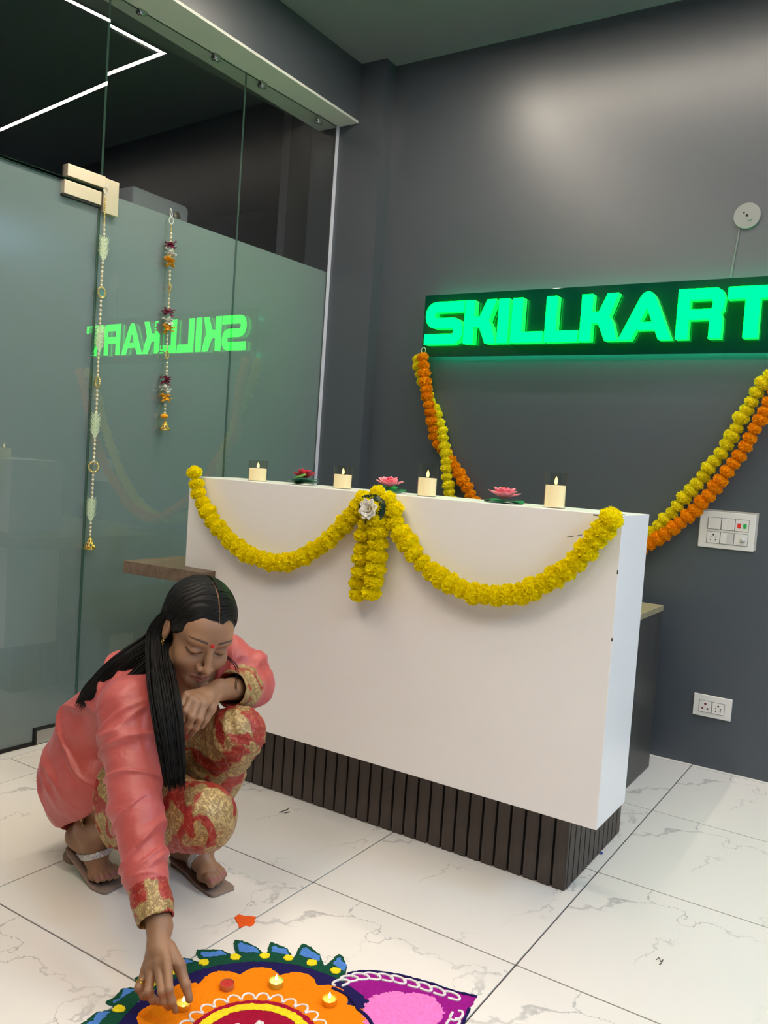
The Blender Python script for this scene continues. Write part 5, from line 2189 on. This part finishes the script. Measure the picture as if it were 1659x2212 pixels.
def combed(i):
    s_ = -1 if i % 2 else 1
    y0 = g2.uniform(-.085, .075)
    th0 = .03
    out = []
    sweep = g2.uniform(.010, .03) + max(0, y0) * .55
    for k in range(6):
        t = k / 5
        th = th0 + t * (1.55 + .25 * g2.uniform(-1, 1) * (t > .8))
        yy = y0 - sweep * t ** 1.3
        ey = .1015
        c_ = math.sqrt(max(.02, 1 - ((yy + .022 - .0) / ey) ** 2))
        out.append(hd(XP * (1 - t) + s_ * .0812 * math.sin(th) * c_, yy - .022 * 0, .026 + .0852 * math.cos(th) * c_) )
    return out


ppart(strands('combed_strands', combed, 520, .0011, 3, person))

# ---------------- small things she wears
bi = MB()
Bp = hd(0, 0, 0)
# the forehead surface is found along the face axis
Lz = .017
cand = np.where((np.abs(L[:, 0]) < .004) & (np.abs(L[:, 2] - Lz) < .004) & (L[:, 1] > .05))[0]
ysurf = L[cand, 1].max() if len(cand) else .086
Mx = Matrix(((*hl,), (*hup,), (*hf,))).transposed().to_4x4()
Mx.translation = Vector(hd(0, ysurf - .0004, Lz))
bi.lathe([(0, .0012), (.0042, .0010), (.0056, .0002), (.0056, -.002)], 18, M=Mx)
ppart(bi.build('bindi', 'bindi_red', person, True))
er = MB()
ep = hd(-.0765, .004, -.036)
er.tube([tuple(ep + .006 * (math.cos(a) * hf + math.sin(a) * hup)) for a in np.linspace(0, 6.28, 14)], .0010, 6)
uvs(er, ep - np.array([0, 0, .008]), .0022, 8, 5)
ppart(er.build('earring', 'gold', person, True))
rg_ = MB()
a_, b2 = mc_r[3], fi_r[3][0]
cc = a_ * .42 + b2 * .58
dv = nrm(b2 - a_)
u_ = nrm(np.cross(dv, b_))
w_ = np.cross(dv, u_)
for off in (-.0022, .0022):
    rg_.tube([tuple(cc + dv * off + .0098 * (math.cos(a) * u_ + math.sin(a) * w_)) for a in np.linspace(0, 6.28, 18)], .0011, 6)
uvs(rg_, cc + .0102 * nrm(CAM - cc), .0026, 8, 5)
ppart(rg_.build('finger_ring', 'gold', person, True))


# ---------------- sandals
def sandal(heel, ball, dirv, toe, ankle, toes, label, lift):
    e = empty('sandal', tuple(toe), person)
    e.matrix_parent_inverse = PINV
    inv = Matrix.Translation(-Vector(toe))
    lat = nrm(np.cross([0, 0, 1], dirv))
    # sole: stations from toe to heel
    st = []
    zt_ = .008
    tipp = toe + dirv * .006
    for t, w in ((0, .030), (.03, .037), (.12, .0395), (.30, .038), (.5, .031), (.7, .028), (.88, .029), (.97, .024), (1.0, .012)):
        hx = heel - dirv * .026
        p = tipp * (1 - t) + np.array([hx[0], hx[1], 0]) * t
        zz = zt_ + (heel[2] - .030 - zt_) * np.clip((t - .36) / .60, 0, 1) ** 1.15
        st.append((np.array([p[0], p[1], zz]), w))
    v, f = [], []
    for p, w in st:
        v += [p + lat * w, p - lat * w, p - lat * w - np.array([0, 0, .0075]), p + lat * w - np.array([0, 0, .0075])]
    for i in range(len(st) - 1):
        a = i * 4
        for k in range(4):
            k2 = (k + 1) % 4
            f.append((a + k, a + k2, a + 4 + k2, a + 4 + k))
    f += [(3, 2, 1, 0), tuple(len(v) - 4 + k for k in range(4))]
    bm = bmesh.new()
    vs_ = [bm.verts.new(tuple(q)) for q in v]
    for q in f:
        bm.faces.new([vs_[k] for k in q])
    bmesh.ops.recalc_face_normals(bm, faces=bm.faces[:])
    me = bpy.data.meshes.new('sole')
    bm.to_mesh(me)
    bm.free()
    me.materials.append(MATS['sole_tan'])
    so_ = link(bpy.data.objects.new('sole', me), e)
    so_.matrix_parent_inverse = inv
    md = so_.modifiers.new('bevel', 'BEVEL')
    md.width, md.segments = .002, 2
    # heel block
    hp = st[-3][0]
    hb_ = MB()
    axd = nrm(st[-2][0] - st[-5][0])
    dn = nrm(np.cross(lat, axd))
    dn = dn if dn[2] < 0 else -dn
    n_ = 14
    vv = []
    for k in range(n_):
        a = 2 * math.pi * k / n_
        q = hp + axd * .024 * math.cos(a) + lat * .026 * math.sin(a)
        vv += [q + dn * .006, q + dn * (.030 if lift else .020)]
    ff = [(2 * k, 2 * ((k + 1) % n_), 2 * ((k + 1) % n_) + 1, 2 * k + 1) for k in range(n_)] + [tuple(range(0, 2 * n_, 2)), tuple(range(2 * n_ - 1, 0, -2))]
    hb_.add([(p[0], p[1], max(p[2], .0005)) for p in vv], ff)
    o2 = hb_.build('heel', 'sole_edge', e)
    o2.matrix_parent_inverse = inv
    # glitter straps: thin bands that follow the skin of the foot
    F = FOOTF['r' if lift else 'l']
    lat = lat * (1 if lift else -1)
    h_ = .0016
    G, o3 = F.eval_grid(np.minimum(heel, ball) - .06, np.maximum(ball, ankle) + .075, h_)
    gp_ = np.stack(np.meshgrid(*[o3[i] + h_ * np.arange(G.shape[i]) for i in range(3)], indexing='ij'), -1)
    shell = np.abs(G - .0016) - .0017
    ni = nrm(ball - ankle)
    ci = ankle * .40 + ball * .60
    soleline = gp_[..., 2] - (.006 + np.clip(((gp_ - ball) @ (-dirv)) / .13, 0, 1) * (heel[2] - .036))
    inst = np.maximum.reduce([shell, np.abs((gp_ - ci) @ ni) - .0085, -soleline])
    tp, tr2 = toes[0]
    td = nrm(np.array([tp[0] - ball[0], tp[1] - ball[1], 0]) )
    tc_ = tp - td * .019
    tax = np.linalg.norm(np.cross(gp_ - tp, td), axis=-1)
    toe_b = np.maximum.reduce([shell, np.abs((gp_ - tc_) @ td) - .0030, tax - .0185, -(gp_[..., 2] - .006), ((gp_ - tp) @ lat) * -1 - .0125])
    for nm, D in (('instep_strap', inst), ('toe_strap', toe_b)):
        V3, Q3 = surface_nets(D.astype(np.float32), o3, h_)
        if len(Q3) == 0:
            continue
        o4 = npmesh(nm, V3, Q3, 'glitter', e)
        o4.matrix_parent_inverse = inv
    e['label'] = label


sandal(heel_l, ball_l, dir_l, toe_l, an_l, toes_l, 'flat tan sandal with glitter straps set on the floor', False)
sandal(heel_r, ball_r, dir_r, toe_r, an_r, toes_r, 'tan sandal with glitter straps and a lifted heel', True)
